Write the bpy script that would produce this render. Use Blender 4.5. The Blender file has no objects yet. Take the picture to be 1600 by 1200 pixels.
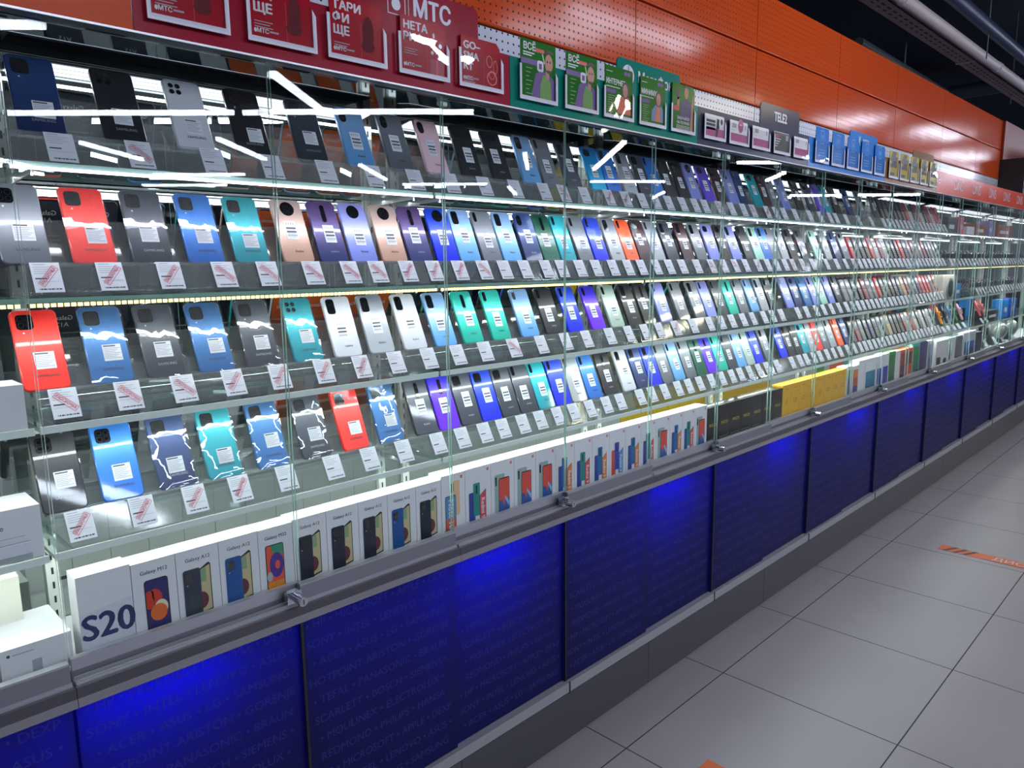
import bpy, math, random
from mathutils import Matrix, Vector
R = random.Random(7)
scene = bpy.context.scene
COL = scene.collection

# ------------------------------------------------------------------ camera
cam_d = bpy.data.cameras.new('camera')
cam = bpy.data.objects.new('camera', cam_d)
COL.objects.link(cam)
B = [[0.705864, -0.12078, 0.697974], [-0.708233, -0.102668, 0.698473], [-0.012702, -0.987356, -0.15801]]
M = Matrix(((B[0][0], -B[0][1], -B[0][2], 0.0), (B[1][0], -B[1][1], -B[1][2], -1.385),
            (B[2][0], -B[2][1], -B[2][2], 1.49), (0, 0, 0, 1)))
cam.matrix_world = M
cam_d.sensor_width = 36
cam_d.lens = 25.875
cam_d.clip_start = 0.05
cam_d.clip_end = 100
scene.camera = cam

# ------------------------------------------------------------------ view, world, light paths
scene.view_settings.view_transform = 'Standard'
scene.view_settings.look = 'None'
scene.view_settings.gamma = 1
scene.view_settings.use_curve_mapping = False
scene.view_settings.exposure = 0.0
cy = scene.cycles
cy.max_bounces = 8
cy.diffuse_bounces = 3
cy.glossy_bounces = 5
cy.transmission_bounces = 4
cy.transparent_max_bounces = 40
cy.caustics_reflective = False
cy.caustics_refractive = False
cy.sample_clamp_indirect = 3.0
cy.sample_clamp_direct = 0

world = bpy.data.worlds.new('world')
scene.world = world
world.use_nodes = True
bg = world.node_tree.nodes['Background']
bg.inputs[0].default_value = (0.50, 0.58, 0.75, 1)
bg.inputs[1].default_value = 0.20

# geometry constants of the display wall (metres)
PITCH, X0 = 0.88, 0.293
NMOD = range(-1, 10)
ZS = [1.670, 1.447, 1.229, 1.003]          # shelf tops, top shelf first
ZB = [1.717, 1.500, 1.282, 1.058]          # feet of the phones
GLASS_TOP = 1.888
MIRROR_Y = 0.272
def mx(k): return X0 + PITCH * k

# light given by the LED strips of the case (shelf front edges and top rail), plus an added back fill
LED_Z = [(GLASS_TOP - 0.040, (0.90, 0.93, 1.0), 1.3), (ZS[0] - 0.016, (0.95, 0.94, 1.0), 1.6),
         (ZS[1] - 0.016, (0.97, 0.98, 0.96), 1.7), (ZS[2] - 0.016, (0.93, 1.0, 0.96), 1.8), (ZS[3] - 0.016, (0.92, 1.0, 0.95), 1.8)]
for z, c, w in LED_Z:
    for x0, x1 in ((-0.58, 0.72), (0.72, 1.6), (1.6, 2.5), (2.5, 4.0), (4.0, 6.2), (6.2, 9.0)):
        ld = bpy.data.lights.new('led_light', 'AREA')
        ld.shape = 'RECTANGLE'
        ld.size = x1 - x0
        ld.size_y = 0.008
        ld.color = c
        ld.energy = 0.66 * w * (x1 - x0)
        lo = bpy.data.objects.new('led_light', ld)
        top = z > ZS[0]
        if top: ld.size_y = 0.03
        lo.location = ((x0 + x1) / 2, 0.240 if top else 0.058, z)
        lo.rotation_euler = (0 if top else math.radians(14), 0, 0)
        COL.objects.link(lo)
        if not top:     # weaker fill light added to brighten the mirror side, no strip modelled
            ld2 = ld.copy(); ld2.energy = ld.energy * (0.8 if z < ZS[3] else 0.35)
            lo2 = bpy.data.objects.new('added_back_fill', ld2)
            lo2.location = ((x0 + x1) / 2, 0.20, z + 0.004)
            COL.objects.link(lo2)
# blue LED light inside the cabinets behind the frosted doors, brighter at the left of some modules
for k in NMOD:
    for (a, b, w) in ((0.02, 0.86, 0.34), (0.03, 0.26, (0.7, 1.3, 1.3, 0.8, 0.6, 0.3, 0.25, 0.3, 0.5, 0.4, 0.6)[k])):
        ld = bpy.data.lights.new('blue_led_light', 'AREA')
        ld.shape = 'RECTANGLE'
        ld.size = b - a
        ld.size_y = 0.01
        ld.color = (0.0, 0.0, 1.0)
        ld.energy = w * 5.0
        lo = bpy.data.objects.new('blue_led_light', ld)
        lo.location = (mx(k) + (a + b) / 2, 0.13 if b > 0.5 else 0.075, 0.728)
        lo.rotation_euler = (math.radians(-38 if b > 0.5 else -25), 0, 0)
        COL.objects.link(lo)

# ------------------------------------------------------------------ materials
def lin(h):
    if not isinstance(h, str): return tuple(h)[:3]
    h = h.lstrip('#')
    r = []
    for i in (0, 2, 4):
        c = int(h[i:i + 2], 16) / 255
        r.append(c / 12.92 if c <= 0.04045 else ((c + 0.055) / 1.055) ** 2.4)
    return tuple(r)
MATS = {}
def mat(name, color='#808080', rough=0.5, metal=0.0, coat=0.0, emit=None, es=1.0, spec=0.5):
    if name in MATS: return MATS[name]
    m = bpy.data.materials.new(name); m.use_nodes = True
    p = m.node_tree.nodes['Principled BSDF']
    p.inputs['Base Color'].default_value = (*lin(color), 1)
    p.inputs['Roughness'].default_value = rough
    p.inputs['Metallic'].default_value = metal
    p.inputs['Coat Weight'].default_value = coat
    p.inputs['Coat Roughness'].default_value = 0.04
    p.inputs['Specular IOR Level'].default_value = spec
    if emit is not None:
        p.inputs['Emission Color'].default_value = (*lin(emit), 1)
        p.inputs['Emission Strength'].default_value = es
    MATS[name] = m
    return m
def clear(name, tint, amount, base=0.04, rough=0.0, bump=0.0, haze=0.0, hazecol='#c8ccd0', bscale=60):
    """thin clear sheet: passes light straight through, mirrors by a two-sided Schlick term"""
    m = bpy.data.materials.new(name); m.use_nodes = True
    nt = m.node_tree; nt.nodes.clear(); N = nt.nodes.new; L = nt.links.new
    out = N('ShaderNodeOutputMaterial'); mix = N('ShaderNodeMixShader')
    tr = N('ShaderNodeBsdfTransparent'); gl = N('ShaderNodeBsdfGlossy')
    tr.inputs[0].default_value = (*tint, 1); gl.inputs['Roughness'].default_value = rough
    lw = N('ShaderNodeLayerWeight'); lw.inputs[0].default_value = 0.5
    po = N('ShaderNodeMath'); po.operation = 'POWER'; po.inputs[1].default_value = 5
    mu = N('ShaderNodeMath'); mu.operation = 'MULTIPLY_ADD'; mu.inputs[1].default_value = amount; mu.inputs[2].default_value = base
    L(lw.outputs['Facing'], po.inputs[0]); L(po.outputs[0], mu.inputs[0]); L(mu.outputs[0], mix.inputs[0])
    if bump:
        no = N('ShaderNodeTexNoise'); no.inputs['Scale'].default_value = bscale; no.inputs['Detail'].default_value = 1.5
        tc = N('ShaderNodeTexCoord'); L(tc.outputs['Object'], no.inputs['Vector'])
        bp = N('ShaderNodeBump'); bp.inputs['Strength'].default_value = bump; bp.inputs['Distance'].default_value = 0.004
        L(no.outputs[0], bp.inputs['Height']); L(bp.outputs[0], gl.inputs['Normal'])
    first = tr.outputs[0]
    if haze:
        di = N('ShaderNodeBsdfDiffuse'); di.inputs[0].default_value = (*lin(hazecol), 1)
        m2 = N('ShaderNodeMixShader'); m2.inputs[0].default_value = haze
        L(tr.outputs[0], m2.inputs[1]); L(di.outputs[0], m2.inputs[2]); first = m2.outputs[0]
    L(first, mix.inputs[1]); L(gl.outputs[0], mix.inputs[2]); L(mix.outputs[0], out.inputs[0])
    MATS[name] = m
    return m
GLASS = clear('clear_glass', (0.965, 0.985, 0.975), 0.8, 0.013)
SHELFGLASS = clear('shelf_glass', (0.90, 0.96, 0.94), 0.9, 0.04)
ACRYL = clear('clear_acrylic', (0.90, 0.92, 0.92), 0.7, 0.06, rough=0.08, haze=0.13)
POCKET = clear('clear_pocket', (0.97, 0.97, 0.97), 0.7, 0.05, rough=0.02, bump=0.5, bscale=9)
FILM = clear('clear_film', (0.97, 0.97, 0.97), 0.9, 0.09, rough=0.04, bump=0.55, haze=0.05, bscale=15)
GEDGE = mat('glass_edge', '#a9cdc4', 0.15, coat=1.0)
SEDGE = mat('shelf_edge', '#86aca0', 0.2, coat=0.5)
def mirror_mat(name, c, rough=0.0):
    m = bpy.data.materials.new(name); m.use_nodes = True
    nt = m.node_tree; nt.nodes.clear()
    g = nt.nodes.new('ShaderNodeBsdfGlossy'); g.inputs[0].default_value = (*c, 1); g.inputs['Roughness'].default_value = rough
    o = nt.nodes.new('ShaderNodeOutputMaterial'); nt.links.new(g.outputs[0], o.inputs[0])
    MATS[name] = m
    return m
MIRROR = mirror_mat('mirror', (0.74, 0.81, 0.76))
ROOF = mirror_mat('dark_glass_roof', (0.30, 0.34, 0.36), 0.03)

def perforated(name, color, rough, metal, coat):
    m = mat(name, color, rough, metal, coat)
    nt = m.node_tree; N = nt.nodes.new; L = nt.links.new
    p = nt.nodes['Principled BSDF']; p.inputs['Specular IOR Level'].default_value = 0.3
    tc = N('ShaderNodeTexCoord'); sp = N('ShaderNodeSeparateXYZ'); L(tc.outputs['Object'], sp.inputs[0])
    sq = []
    for ax in ('X', 'Z'):
        d = N('ShaderNodeMath'); d.operation = 'MULTIPLY'; d.inputs[1].default_value = 1 / 0.0228; L(sp.outputs[ax], d.inputs[0])
        f = N('ShaderNodeMath'); f.operation = 'FRACT'; L(d.outputs[0], f.inputs[0])
        s = N('ShaderNodeMath'); s.operation = 'SUBTRACT'; s.inputs[1].default_value = 0.5; L(f.outputs[0], s.inputs[0])
        q = N('ShaderNodeMath'); q.operation = 'POWER'; q.inputs[1].default_value = 2; L(s.outputs[0], q.inputs[0]); sq.append(q)
    a = N('ShaderNodeMath'); a.operation = 'ADD'; L(sq[0].outputs[0], a.inputs[0]); L(sq[1].outputs[0], a.inputs[1])
    c = N('ShaderNodeMath'); c.operation = 'LESS_THAN'; c.inputs[1].default_value = 0.021; L(a.outputs[0], c.inputs[0])
    mx_ = N('ShaderNodeMix'); mx_.data_type = 'RGBA'; L(c.outputs[0], mx_.inputs['Factor'])
    mx_.inputs['A'].default_value = (*lin(color), 1); mx_.inputs['B'].default_value = (0.012, 0.008, 0.010, 1)
    L(mx_.outputs['Result'], p.inputs['Base Color'])
    r = N('ShaderNodeMath'); r.operation = 'MULTIPLY_ADD'; r.inputs[1].default_value = 0.6; r.inputs[2].default_value = rough; L(c.outputs[0], r.inputs[0])
    L(r.outputs[0], p.inputs['Roughness'])
    # gentle waviness of the sheet metal
    no = N('ShaderNodeTexNoise'); no.inputs['Scale'].default_value = 3.0; L(tc.outputs['Object'], no.inputs['Vector'])
    bp = N('ShaderNodeBump'); bp.inputs['Strength'].default_value = 0.12; bp.inputs['Distance'].default_value = 0.02
    L(no.outputs[0], bp.inputs['Height']); L(bp.outputs[0], p.inputs['Normal']); L(bp.outputs[0], p.inputs['Coat Normal'])
    return m
ORANGE = perforated('orange_perforated_metal', '#c44812', 0.15, 0.0, 0.0)
GREYP = perforated('grey_perforated_metal', '#c2c5d4', 0.20, 0.0, 0.0)

def tile_mat():
    m = mat('floor_tile', '#8f8c94', 0.30, 0.0, 0.0)
    nt = m.node_tree; N = nt.nodes.new; L = nt.links.new; p = nt.nodes['Principled BSDF']
    tc = N('ShaderNodeTexCoord'); sp = N('ShaderNodeSeparateXYZ'); L(tc.outputs['Object'], sp.inputs[0])
    es = []
    for ax, off in (('X', 0.52), ('Y', -0.15)):
        d = N('ShaderNodeMath'); d.operation = 'SUBTRACT'; d.inputs[1].default_value = off; L(sp.outputs[ax], d.inputs[0])
        q = N('ShaderNodeMath'); q.operation = 'DIVIDE'; q.inputs[1].default_value = 0.5985; L(d.outputs[0], q.inputs[0])
        f = N('ShaderNodeMath'); f.operation = 'FRACT'; L(q.outputs[0], f.inputs[0])
        s = N('ShaderNodeMath'); s.operation = 'SUBTRACT'; s.inputs[1].default_value = 0.5; L(f.outputs[0], s.inputs[0])
        a = N('ShaderNodeMath'); a.operation = 'ABSOLUTE'; L(s.outputs[0], a.inputs[0])
        g = N('ShaderNodeMath'); g.operation = 'GREATER_THAN'; g.inputs[1].default_value = 0.4965; L(a.outputs[0], g.inputs[0]); es.append(g)
    mxm = N('ShaderNodeMath'); mxm.operation = 'MAXIMUM'; L(es[0].outputs[0], mxm.inputs[0]); L(es[1].outputs[0], mxm.inputs[1])
    no = N('ShaderNodeTexNoise'); no.inputs['Scale'].default_value = 2.2; no.inputs['Detail'].default_value = 5; L(tc.outputs['Object'], no.inputs['Vector'])
    cr = N('ShaderNodeValToRGB'); cr.color_ramp.elements[0].color = (*lin('#8a8588'), 1); cr.color_ramp.elements[1].color = (*lin('#989496'), 1)
    L(no.outputs[0], cr.inputs[0])
    mixc = N('ShaderNodeMix'); mixc.data_type = 'RGBA'; L(mxm.outputs[0], mixc.inputs['Factor']); L(cr.outputs[0], mixc.inputs['A'])
    mixc.inputs['B'].default_value = (*lin('#2c2a30'), 1); L(mixc.outputs['Result'], p.inputs['Base Color'])
    rr = N('ShaderNodeMath'); rr.operation = 'MULTIPLY_ADD'; rr.inputs[1].default_value = 0.4; rr.inputs[2].default_value = 0.33
    L(mxm.outputs[0], rr.inputs[0]); L(rr.outputs[0], p.inputs['Roughness'])
    return m
TILE = tile_mat()

def phone_mat(name, bot, top, rough=0.32, metal=0.45):
    key = 'phone_' + name
    if key in MATS: return MATS[key]
    m = mat(key, bot, rough, metal, 0.45)
    nt = m.node_tree; N = nt.nodes.new; L = nt.links.new; p = nt.nodes['Principled BSDF']
    tc = N('ShaderNodeTexCoord'); sp = N('ShaderNodeSeparateXYZ'); L(tc.outputs['Object'], sp.inputs[0])
    mr = N('ShaderNodeMapRange'); mr.inputs['From Min'].default_value = 0.0; mr.inputs['From Max'].default_value = 0.15; L(sp.outputs['Z'], mr.inputs[0])
    mixc = N('ShaderNodeMix'); mixc.data_type = 'RGBA'; L(mr.outputs[0], mixc.inputs['Factor'])
    mixc.inputs['A'].default_value = (*lin(bot), 1); mixc.inputs['B'].default_value = (*lin(top), 1)
    L(mixc.outputs['Result'], p.inputs['Base Color'])
    return m

WHITE = mat('white_card', '#d4d5da', 0.5)
PAPER = mat('white_paper', '#cfd3de', 0.6)
INK = mat('dark_ink', '#3a3d48', 0.6)
GINK = mat('pale_ink', '#9a9eaa', 0.6)
REDINK = mat('red_stamp_ink', '#cc3a58', 0.6)
BLACKGL = mat('black_gloss', '#0b0c10', 0.12, 0, 0.8)
BLACKM = mat('black_matt', '#17181c', 0.5)
LENS = mat('lens_glass', '#05060a', 0.05, 0.2, 1.0)
RING = mat('lens_ring', '#2c2f38', 0.3, 0.4)
CHROME = mat('chrome', '#c8ccd4', 0.12, 1.0)
ALU = mat('aluminium', '#a9abb2', 0.32, 0.55)
ALUD = mat('dull_aluminium', '#7d7f87', 0.4, 0.4)
TRIMD = mat('dark_trim', '#47454c', 0.45)
TRIML = mat('light_trim', '#7c7a80', 0.45)
PLINTH = mat('plinth_grey', '#47474b', 0.35, 0.2)
def frosted(name, color, rough, share, tcol):
    m = mat(name, color, rough, 0.0, 0.15)
    nt = m.node_tree; p = nt.nodes['Principled BSDF']; p.inputs['Specular IOR Level'].default_value = 0.25; out = nt.nodes['Material Output']
    tr = nt.nodes.new('ShaderNodeBsdfTranslucent'); tr.inputs[0].default_value = (*tcol, 1)
    mi_ = nt.nodes.new('ShaderNodeMixShader'); mi_.inputs[0].default_value = share
    nt.links.new(p.outputs[0], mi_.inputs[1]); nt.links.new(tr.outputs[0], mi_.inputs[2]); nt.links.new(mi_.outputs[0], out.inputs[0])
    return m
BLUEP = frosted('blue_frosted_glass', '#15174a', 0.42, 0.42, (0.25, 0.25, 0.5))
BLUET = frosted('etched_lettering', '#3a3d94', 0.5, 0.5, (0.5, 0.5, 0.9))
UPR = mat('white_upright', '#c9cfcc', 0.4)
LED_W = mat('led_white', '#ffffff', emit='#efe4ff', es=5)
LED_Y = mat('led_warm', '#ffffff', emit='#ffe27a', es=2.0)
LED_G = mat('led_pale', '#ffffff', emit='#f0fff4', es=1.6)
DOTM = mat('led_gap', '#4a4034', 0.6)

# ------------------------------------------------------------------ mesh building
TXT = {}
def text_geo(s, bold=0.0):
    bold = 0.0
    k = (s, bold)
    if k in TXT: return TXT[k]
    cu = bpy.data.curves.new('t', 'FONT'); cu.body = s; cu.size = 1; cu.resolution_u = 3; cu.offset = bold
    cu.align_x = 'CENTER'; cu.align_y = 'CENTER'
    o = bpy.data.objects.new('t', cu); COL.objects.link(o)
    dg = bpy.context.evaluated_depsgraph_get()
    me = bpy.data.meshes.new_from_object(o.evaluated_get(dg))
    vs = [(v.co.x, v.co.y) for v in me.vertices]; fs = [tuple(p.vertices) for p in me.polygons]
    bpy.data.objects.remove(o); bpy.data.curves.remove(cu); bpy.data.meshes.remove(me)
    TXT[k] = (vs, fs)
    return TXT[k]
def rr(x0, z0, x1, z1, r, n=4):
    pts = []
    for cx, cz, a0 in ((x1 - r, z0 + r, -90), (x1 - r, z1 - r, 0), (x0 + r, z1 - r, 90), (x0 + r, z0 + r, 180)):
        for i in range(n + 1):
            a = math.radians(a0 + 90 * i / n); pts.append((cx + r * math.cos(a), cz + r * math.sin(a)))
    return pts
def ell(cx, cz, rx, rz=None, n=18, a0=0, a1=360):
    rz = rx if rz is None else rz
    full = abs(a1 - a0) >= 360
    return [(cx + rx * math.cos(math.radians(a0 + (a1 - a0) * i / (n if full else n - 1))), cz + rz * math.sin(math.radians(a0 + (a1 - a0) * i / (n if full else n - 1)))) for i in range(n)]
class MB:
    def __init__(s): s.v = []; s.f = []; s.m = []; s.sm = []; s.mats = []
    def mi(s, m):
        if m not in s.mats: s.mats.append(m)
        return s.mats.index(m)
    def add(s, vs, fs, m, smooth=False):
        b = len(s.v); s.v += [tuple(v) for v in vs]; i = s.mi(m)
        for f in fs: s.f.append(tuple(b + j for j in f)); s.m.append(i); s.sm.append(smooth)
    def box(s, x0, y0, z0, x1, y1, z1, m, ends=None):
        vs = [(x0, y0, z0), (x1, y0, z0), (x1, y1, z0), (x0, y1, z0), (x0, y0, z1), (x1, y0, z1), (x1, y1, z1), (x0, y1, z1)]
        F = [(0, 3, 2, 1), (4, 5, 6, 7), (0, 1, 5, 4), (2, 3, 7, 6), (1, 2, 6, 5), (3, 0, 4, 7)]
        if ends is None: s.add(vs, F, m)
        else:      # ends: dict of face index -> material
            for i, f in enumerate(F): s.add(vs, [f], ends.get(i, m))
        return s
    def slab(s, pts, y0, y1, m, side=None, back=None, bev=0.0):
        """outline in x,z extruded from y0 (viewer side) to y1"""
        n = len(pts); cx = sum(p[0] for p in pts) / n; cz = sum(p[1] for p in pts) / n
        hx = max(abs(p[0] - cx) for p in pts); hz = max(abs(p[1] - cz) for p in pts)
        inn = [(cx + (p[0] - cx) * (1 - bev / hx), cz + (p[1] - cz) * (1 - bev / hz)) for p in pts] if bev else pts
        d = 1 if y1 > y0 else -1
        rings = [[(p[0], y0, p[1]) for p in inn]]
        if bev: rings += [[(p[0], y0 + d * bev, p[1]) for p in pts], [(p[0], y1 - d * bev, p[1]) for p in pts]]
        rings += [[(p[0], y1, p[1]) for p in inn]]
        s.add(rings[0], [tuple(range(n))], m)
        s.add(rings[-1], [tuple(reversed(range(n)))], back or m)
        for a, b in zip(rings, rings[1:]):
            s.add(a + b, [(i, i + n, (i + 1) % n + n, (i + 1) % n) for i in range(n)], side or m, True)
        return s
    def flat(s, pts, y, m):
        s.add([(p[0], y, p[1]) for p in pts], [tuple(range(len(pts)))], m); return s
    def rect(s, x0, z0, x1, z1, y, m): return s.flat([(x0, z0), (x1, z0), (x1, z1), (x0, z1)], y, m)
    def text(s, t, x, z, size, y, m, bold=0.0, rot=0, sx=1.0, back=False):
        vs, fs = text_geo(t, bold); c, q = math.cos(math.radians(rot)), math.sin(math.radians(rot))
        # heavier lettering: the same glyphs laid again with tiny shifts
        for e, (u, v) in enumerate(((0, 0),) if bold <= 0.004 else ((-bold, 0), (bold, 0), (0, -bold * .7), (0, bold * .7))):
            o = []
            for a, b in vs:
                a, b = (a + u) * size * sx, (b + v) * size
                X, Z = a * c - b * q, a * q + b * c
                o.append((x - X if back else x + X, y + (e if back else -e) * 0.00006, z + Z))
            s.add(o, fs, m)
        return s
    def cyl(s, p, q, r, m, n=12, r2=None):
        p, q = Vector(p), Vector(q); d = (q - p).normalized(); r2 = r if r2 is None else r2
        u = d.orthogonal().normalized(); w = d.cross(u)
        A = [p + (u * math.cos(2 * math.pi * i / n) + w * math.sin(2 * math.pi * i / n)) * r for i in range(n)]
        Bq = [q + (u * math.cos(2 * math.pi * i / n) + w * math.sin(2 * math.pi * i / n)) * r2 for i in range(n)]
        s.add(A + Bq, [(i, (i + 1) % n, (i + 1) % n + n, i + n) for i in range(n)], m, True)
        s.add(A, [tuple(reversed(range(n)))], m); s.add(Bq, [tuple(range(n))], m); return s
    def sph(s, c, rx, ry, rz, m, n=14, k=9):
        vs = [(c[0], c[1], c[2] + rz)]
        for j in range(1, k):
            t = math.pi * j / k
            for i in range(n):
                a = 2 * math.pi * i / n; vs.append((c[0] + rx * math.sin(t) * math.cos(a), c[1] + ry * math.sin(t) * math.sin(a), c[2] + rz * math.cos(t)))
        vs.append((c[0], c[1], c[2] - rz)); fs = []
        for i in range(n):
            fs.append((0, 1 + i, 1 + (i + 1) % n)); fs.append((len(vs) - 1, 1 + (k - 2) * n + (i + 1) % n, 1 + (k - 2) * n + i))
            for j in range(k - 2):
                a = 1 + j * n; fs.append((a + i, a + n + i, a + n + (i + 1) % n, a + (i + 1) % n))
        s.add(vs, fs, m, True); return s
    def prism(s, prof, x0, x1, m):
        """open polyline in y,z swept along x"""
        n = len(prof); vs = [(x0, a, b) for a, b in prof] + [(x1, a, b) for a, b in prof]
        s.add(vs, [(i, i + n, i + n + 1, i + 1) for i in range(n - 1)], m); return s
    def solid(s, prof, x0, x1, m):
        """closed y,z outline swept along x"""
        n = len(prof); vs = [(x0, a, b) for a, b in prof] + [(x1, a, b) for a, b in prof]
        s.add(vs, [(i, i + n, (i + 1) % n + n, (i + 1) % n) for i in range(n)], m)
        s.add([(x0, a, b) for a, b in prof], [tuple(range(n))], m); s.add([(x1, a, b) for a, b in prof], [tuple(reversed(range(n)))], m)
        return s
    def mesh(s, name):
        me = bpy.data.meshes.new(name); me.from_pydata(s.v, [], s.f)
        for m in s.mats: me.materials.append(m)
        me.polygons.foreach_set('material_index', s.m); me.polygons.foreach_set('use_smooth', s.sm); me.update()
        return me
def obj(name, mb, parent=None, loc=(0, 0, 0), rot=(0, 0, 0)):
    me = mb.mesh(name) if isinstance(mb, MB) else mb
    o = bpy.data.objects.new(name, me); COL.objects.link(o); o.location = loc; o.rotation_euler = rot
    if parent: o.parent = parent
    return o
LABELS = {}
def tag(o, label, cat, group=None, kind=None):
    words = label.split()
    if len(words) > 16: print('LONG LABEL', label)
    if label in LABELS: print('DUP LABEL', label)
    LABELS[label] = 1
    o['label'] = label; o['category'] = cat
    if group: o['group'] = group
    if kind: o['kind'] = kind
    return o
def thing(name, label, cat, loc=(0, 0, 0), rot=(0, 0, 0), group=None):
    o = bpy.data.objects.new(name, None); COL.objects.link(o); o.location = loc; o.rotation_euler = rot
    o.empty_display_size = 0.05
    return tag(o, label, cat, group)
def struct(name, mb):
    o = obj(name, mb); o['kind'] = 'structure'; return o
ORD = ['zeroth', 'first', 'second', 'third', 'fourth', 'fifth', 'sixth', 'seventh', 'eighth', 'ninth', 'tenth', 'eleventh', 'twelfth',
       '13th', '14th', '15th', '16th', '17th', '18th', '19th', '20th', '21st', '22nd', '23rd'] + [f'{i}{({1: "st", 2: "nd", 3: "rd"}).get(i % 10, "th")}' for i in range(24, 160)]

# ------------------------------------------------------------------ the setting
struct('floor', MB().box(-6, -22, -0.05, 42, 3, 0, TILE))
NAVY = mat('dark_ceiling', '#141f3a', 0.8)
struct('ceiling', MB().box(-6, -22, 4.0, 42, 6, 4.1, NAVY))
struct('wall_back', MB().box(-6, 0.280, 0, 7.42, 0.32, 2.62, mat('wall_carcass', '#5a5048', 0.6)))
struct('wall_far', MB().box(-6, 5.9, 0, 42, 6.0, 4.0, mat('far_wall', '#141c2c', 0.8)))
struct('wall_front', MB().box(-6, -22, 0, 42, -21.9, 4.0, mat('far_wall2', '#3a4150', 0.7)))

BAN = ['plain orange', 'red', 'green', 'charcoal', 'blue', 'tan', 'lettered orange']
BX = [0.49, 1.39, 2.29, 3.17, 4.09, 4.97]
def under(x):
    return BAN[sum(1 for b in BX if x > b)]
# perforated panels of the wall above the case
seams = [-0.45, 0.44, 1.33, 2.235, 3.115, 4.0, 4.86, 5.80, 6.68, 7.42]
places = ['above the plain orange end', 'above the red banner', 'above the seam of red and green banners', 'above the seam of green and charcoal banners',
          'above the charcoal and blue banners', 'above the blue and tan banners', 'above the tan banner end', 'above the first white letters', 'beside the black column']
for i, (a, b) in enumerate(zip(seams, seams[1:])):
    for z0, z1, w, mt in ((2.398, 2.63, 'upper', ORANGE), (2.163, 2.392, 'lower', ORANGE), (1.90, 2.158, 'low grey', GREYP)):
        col = 'grey' if 'grey' in w else 'orange'
        nm = f"{w} {'orange ' if col == 'orange' else ''}perforated metal wall panel {places[i]}"
        mb = MB().box(a + 0.002, 0.222, z0, b - 0.002, 0.279, z1, mt)
        o = obj('perforated_panel', mb)
        tag(o, nm, 'wall panel', 'perforated wall panels')
        if col == 'orange': obj('rolled_edge', MB().cyl((a + 0.003, 0.222, z0 + 0.004), (b - 0.003, 0.222, z0 + 0.004), 0.005, mt, 8), o)
o = obj('column', MB().box(7.43, 0.04, 1.9, 8.35, 0.32, 2.32, BLACKM)); o['kind'] = 'structure'
o = obj('beam', MB().box(7.42, 0.2, 2.32, 12, 0.3, 2.63, mat('orange_beam', '#742410', 0.4))); o['kind'] = 'structure'
t = thing('television', 'black television hanging at the far end beside the black column', 'television', (8.32, -0.10, 1.94))
obj('housing', MB().slab(rr(0, 0, 1.0, 0.56, 0.03), 0.0, 0.06, BLACKM, bev=0.004), t)
obj('screen', MB().flat(rr(0.02, 0.03, 0.98, 0.54, 0.01), -0.001, mat('tv_screen', '#31404c', 0.08, 0, 1.0)), t)
obj('bracket', MB().box(0.4, 0.06, 0.2, 0.6, 0.16, 0.36, BLACKM), t)

# ceiling services
t = thing('cable_tray', 'pale pink perforated cable tray hanging from the dark ceiling', 'cable tray', (2, 0.50, 3.2))
PINK = mat('tray_pink', '#a58794', 0.5)
mb = MB().box(0, 0.02, 0, 10.5, 0.16, 0.006, PINK).box(0, 0.155, 0, 10.5, 0.16, 0.05, PINK).box(0, 0.02, 0, 10.5, 0.024, 0.04, PINK)
for i in range(90): mb.box(0.05 + i * 0.115, 0.06, -0.001, 0.11 + i * 0.115, 0.075, 0.0, BLACKM); mb.box(0.08 + i * 0.115, 0.10, -0.001, 0.13 + i * 0.115, 0.112, 0.0, BLACKM)
obj('tray', mb, t)
obj('joint_strap', MB().box(5.6, 0.015, -0.004, 5.66, 0.165, -0.001, mat('strap', '#c0a4ae', 0.5)), t)
t = thing('lamp_tube', 'long pale plastic tube running beside the pink cable tray', 'pipe', (2, 0.46, 3.22))
TUBE = mat('tube_pale', '#c4bcc6', 0.45)
mb = MB().cyl((0, 0, 0), (10.5, 0, 0), 0.042, TUBE, 16)
obj('tube', mb, t)
for x in (3.55, 6.1, 8.7): obj('coupling', MB().cyl((x, 0, 0), (x + 0.09, 0, 0), 0.047, TUBE, 16), t)
tag(obj('ceiling_pipe', MB().cyl((2, 0.33, 3.34), (13, 0.33, 3.34), 0.05, mat('pipe_blue', '#2a3a58', 0.4), 14)), 'dark blue pipe just behind the pale tube under the ceiling', 'pipe')
PD = mat('pipe_dark', '#2e3644', 0.45)
t = thing('air_duct', 'thick grey round duct with an end cap at the ceiling', 'duct', (0, 0, 0))
obj('duct_body', MB().cyl((5.6, -0.05, 3.65), (8.1, -0.05, 3.62), 0.13, PD, 20), t); obj('end_cap', MB().cyl((8.1, -0.05, 3.62), (8.2, -0.05, 3.62), 0.12, PD, 20, 0.08), t)
t = thing('drain_pipe', 'grey pipe with an elbow and short drop above the orange wall', 'pipe')
PG = mat('pipe_grey', '#5b6468', 0.4)
obj('run', MB().cyl((7.6, 1.5, 3.55), (10.4, 1.5, 3.5), 0.045, PG), t); obj('drop', MB().cyl((8.9, 1.5, 3.55), (8.9, 1.5, 3.2), 0.045, PG), t)
obj('elbow', MB().sph((8.9, 1.5, 3.2), 0.075, 0.075, 0.06, PG), t); obj('pipe_hanger', MB().cyl((8.9, 1.5, 3.5), (8.9, 1.5, 4.0), 0.01, PG, 6), t); obj('branch', MB().cyl((7.4, 1.5, 3.22), (8.9, 1.5, 3.2), 0.06, PG), t)
t = thing('ventilation_drum', 'broad round drum shape hanging above the far orange wall', 'duct')
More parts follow.
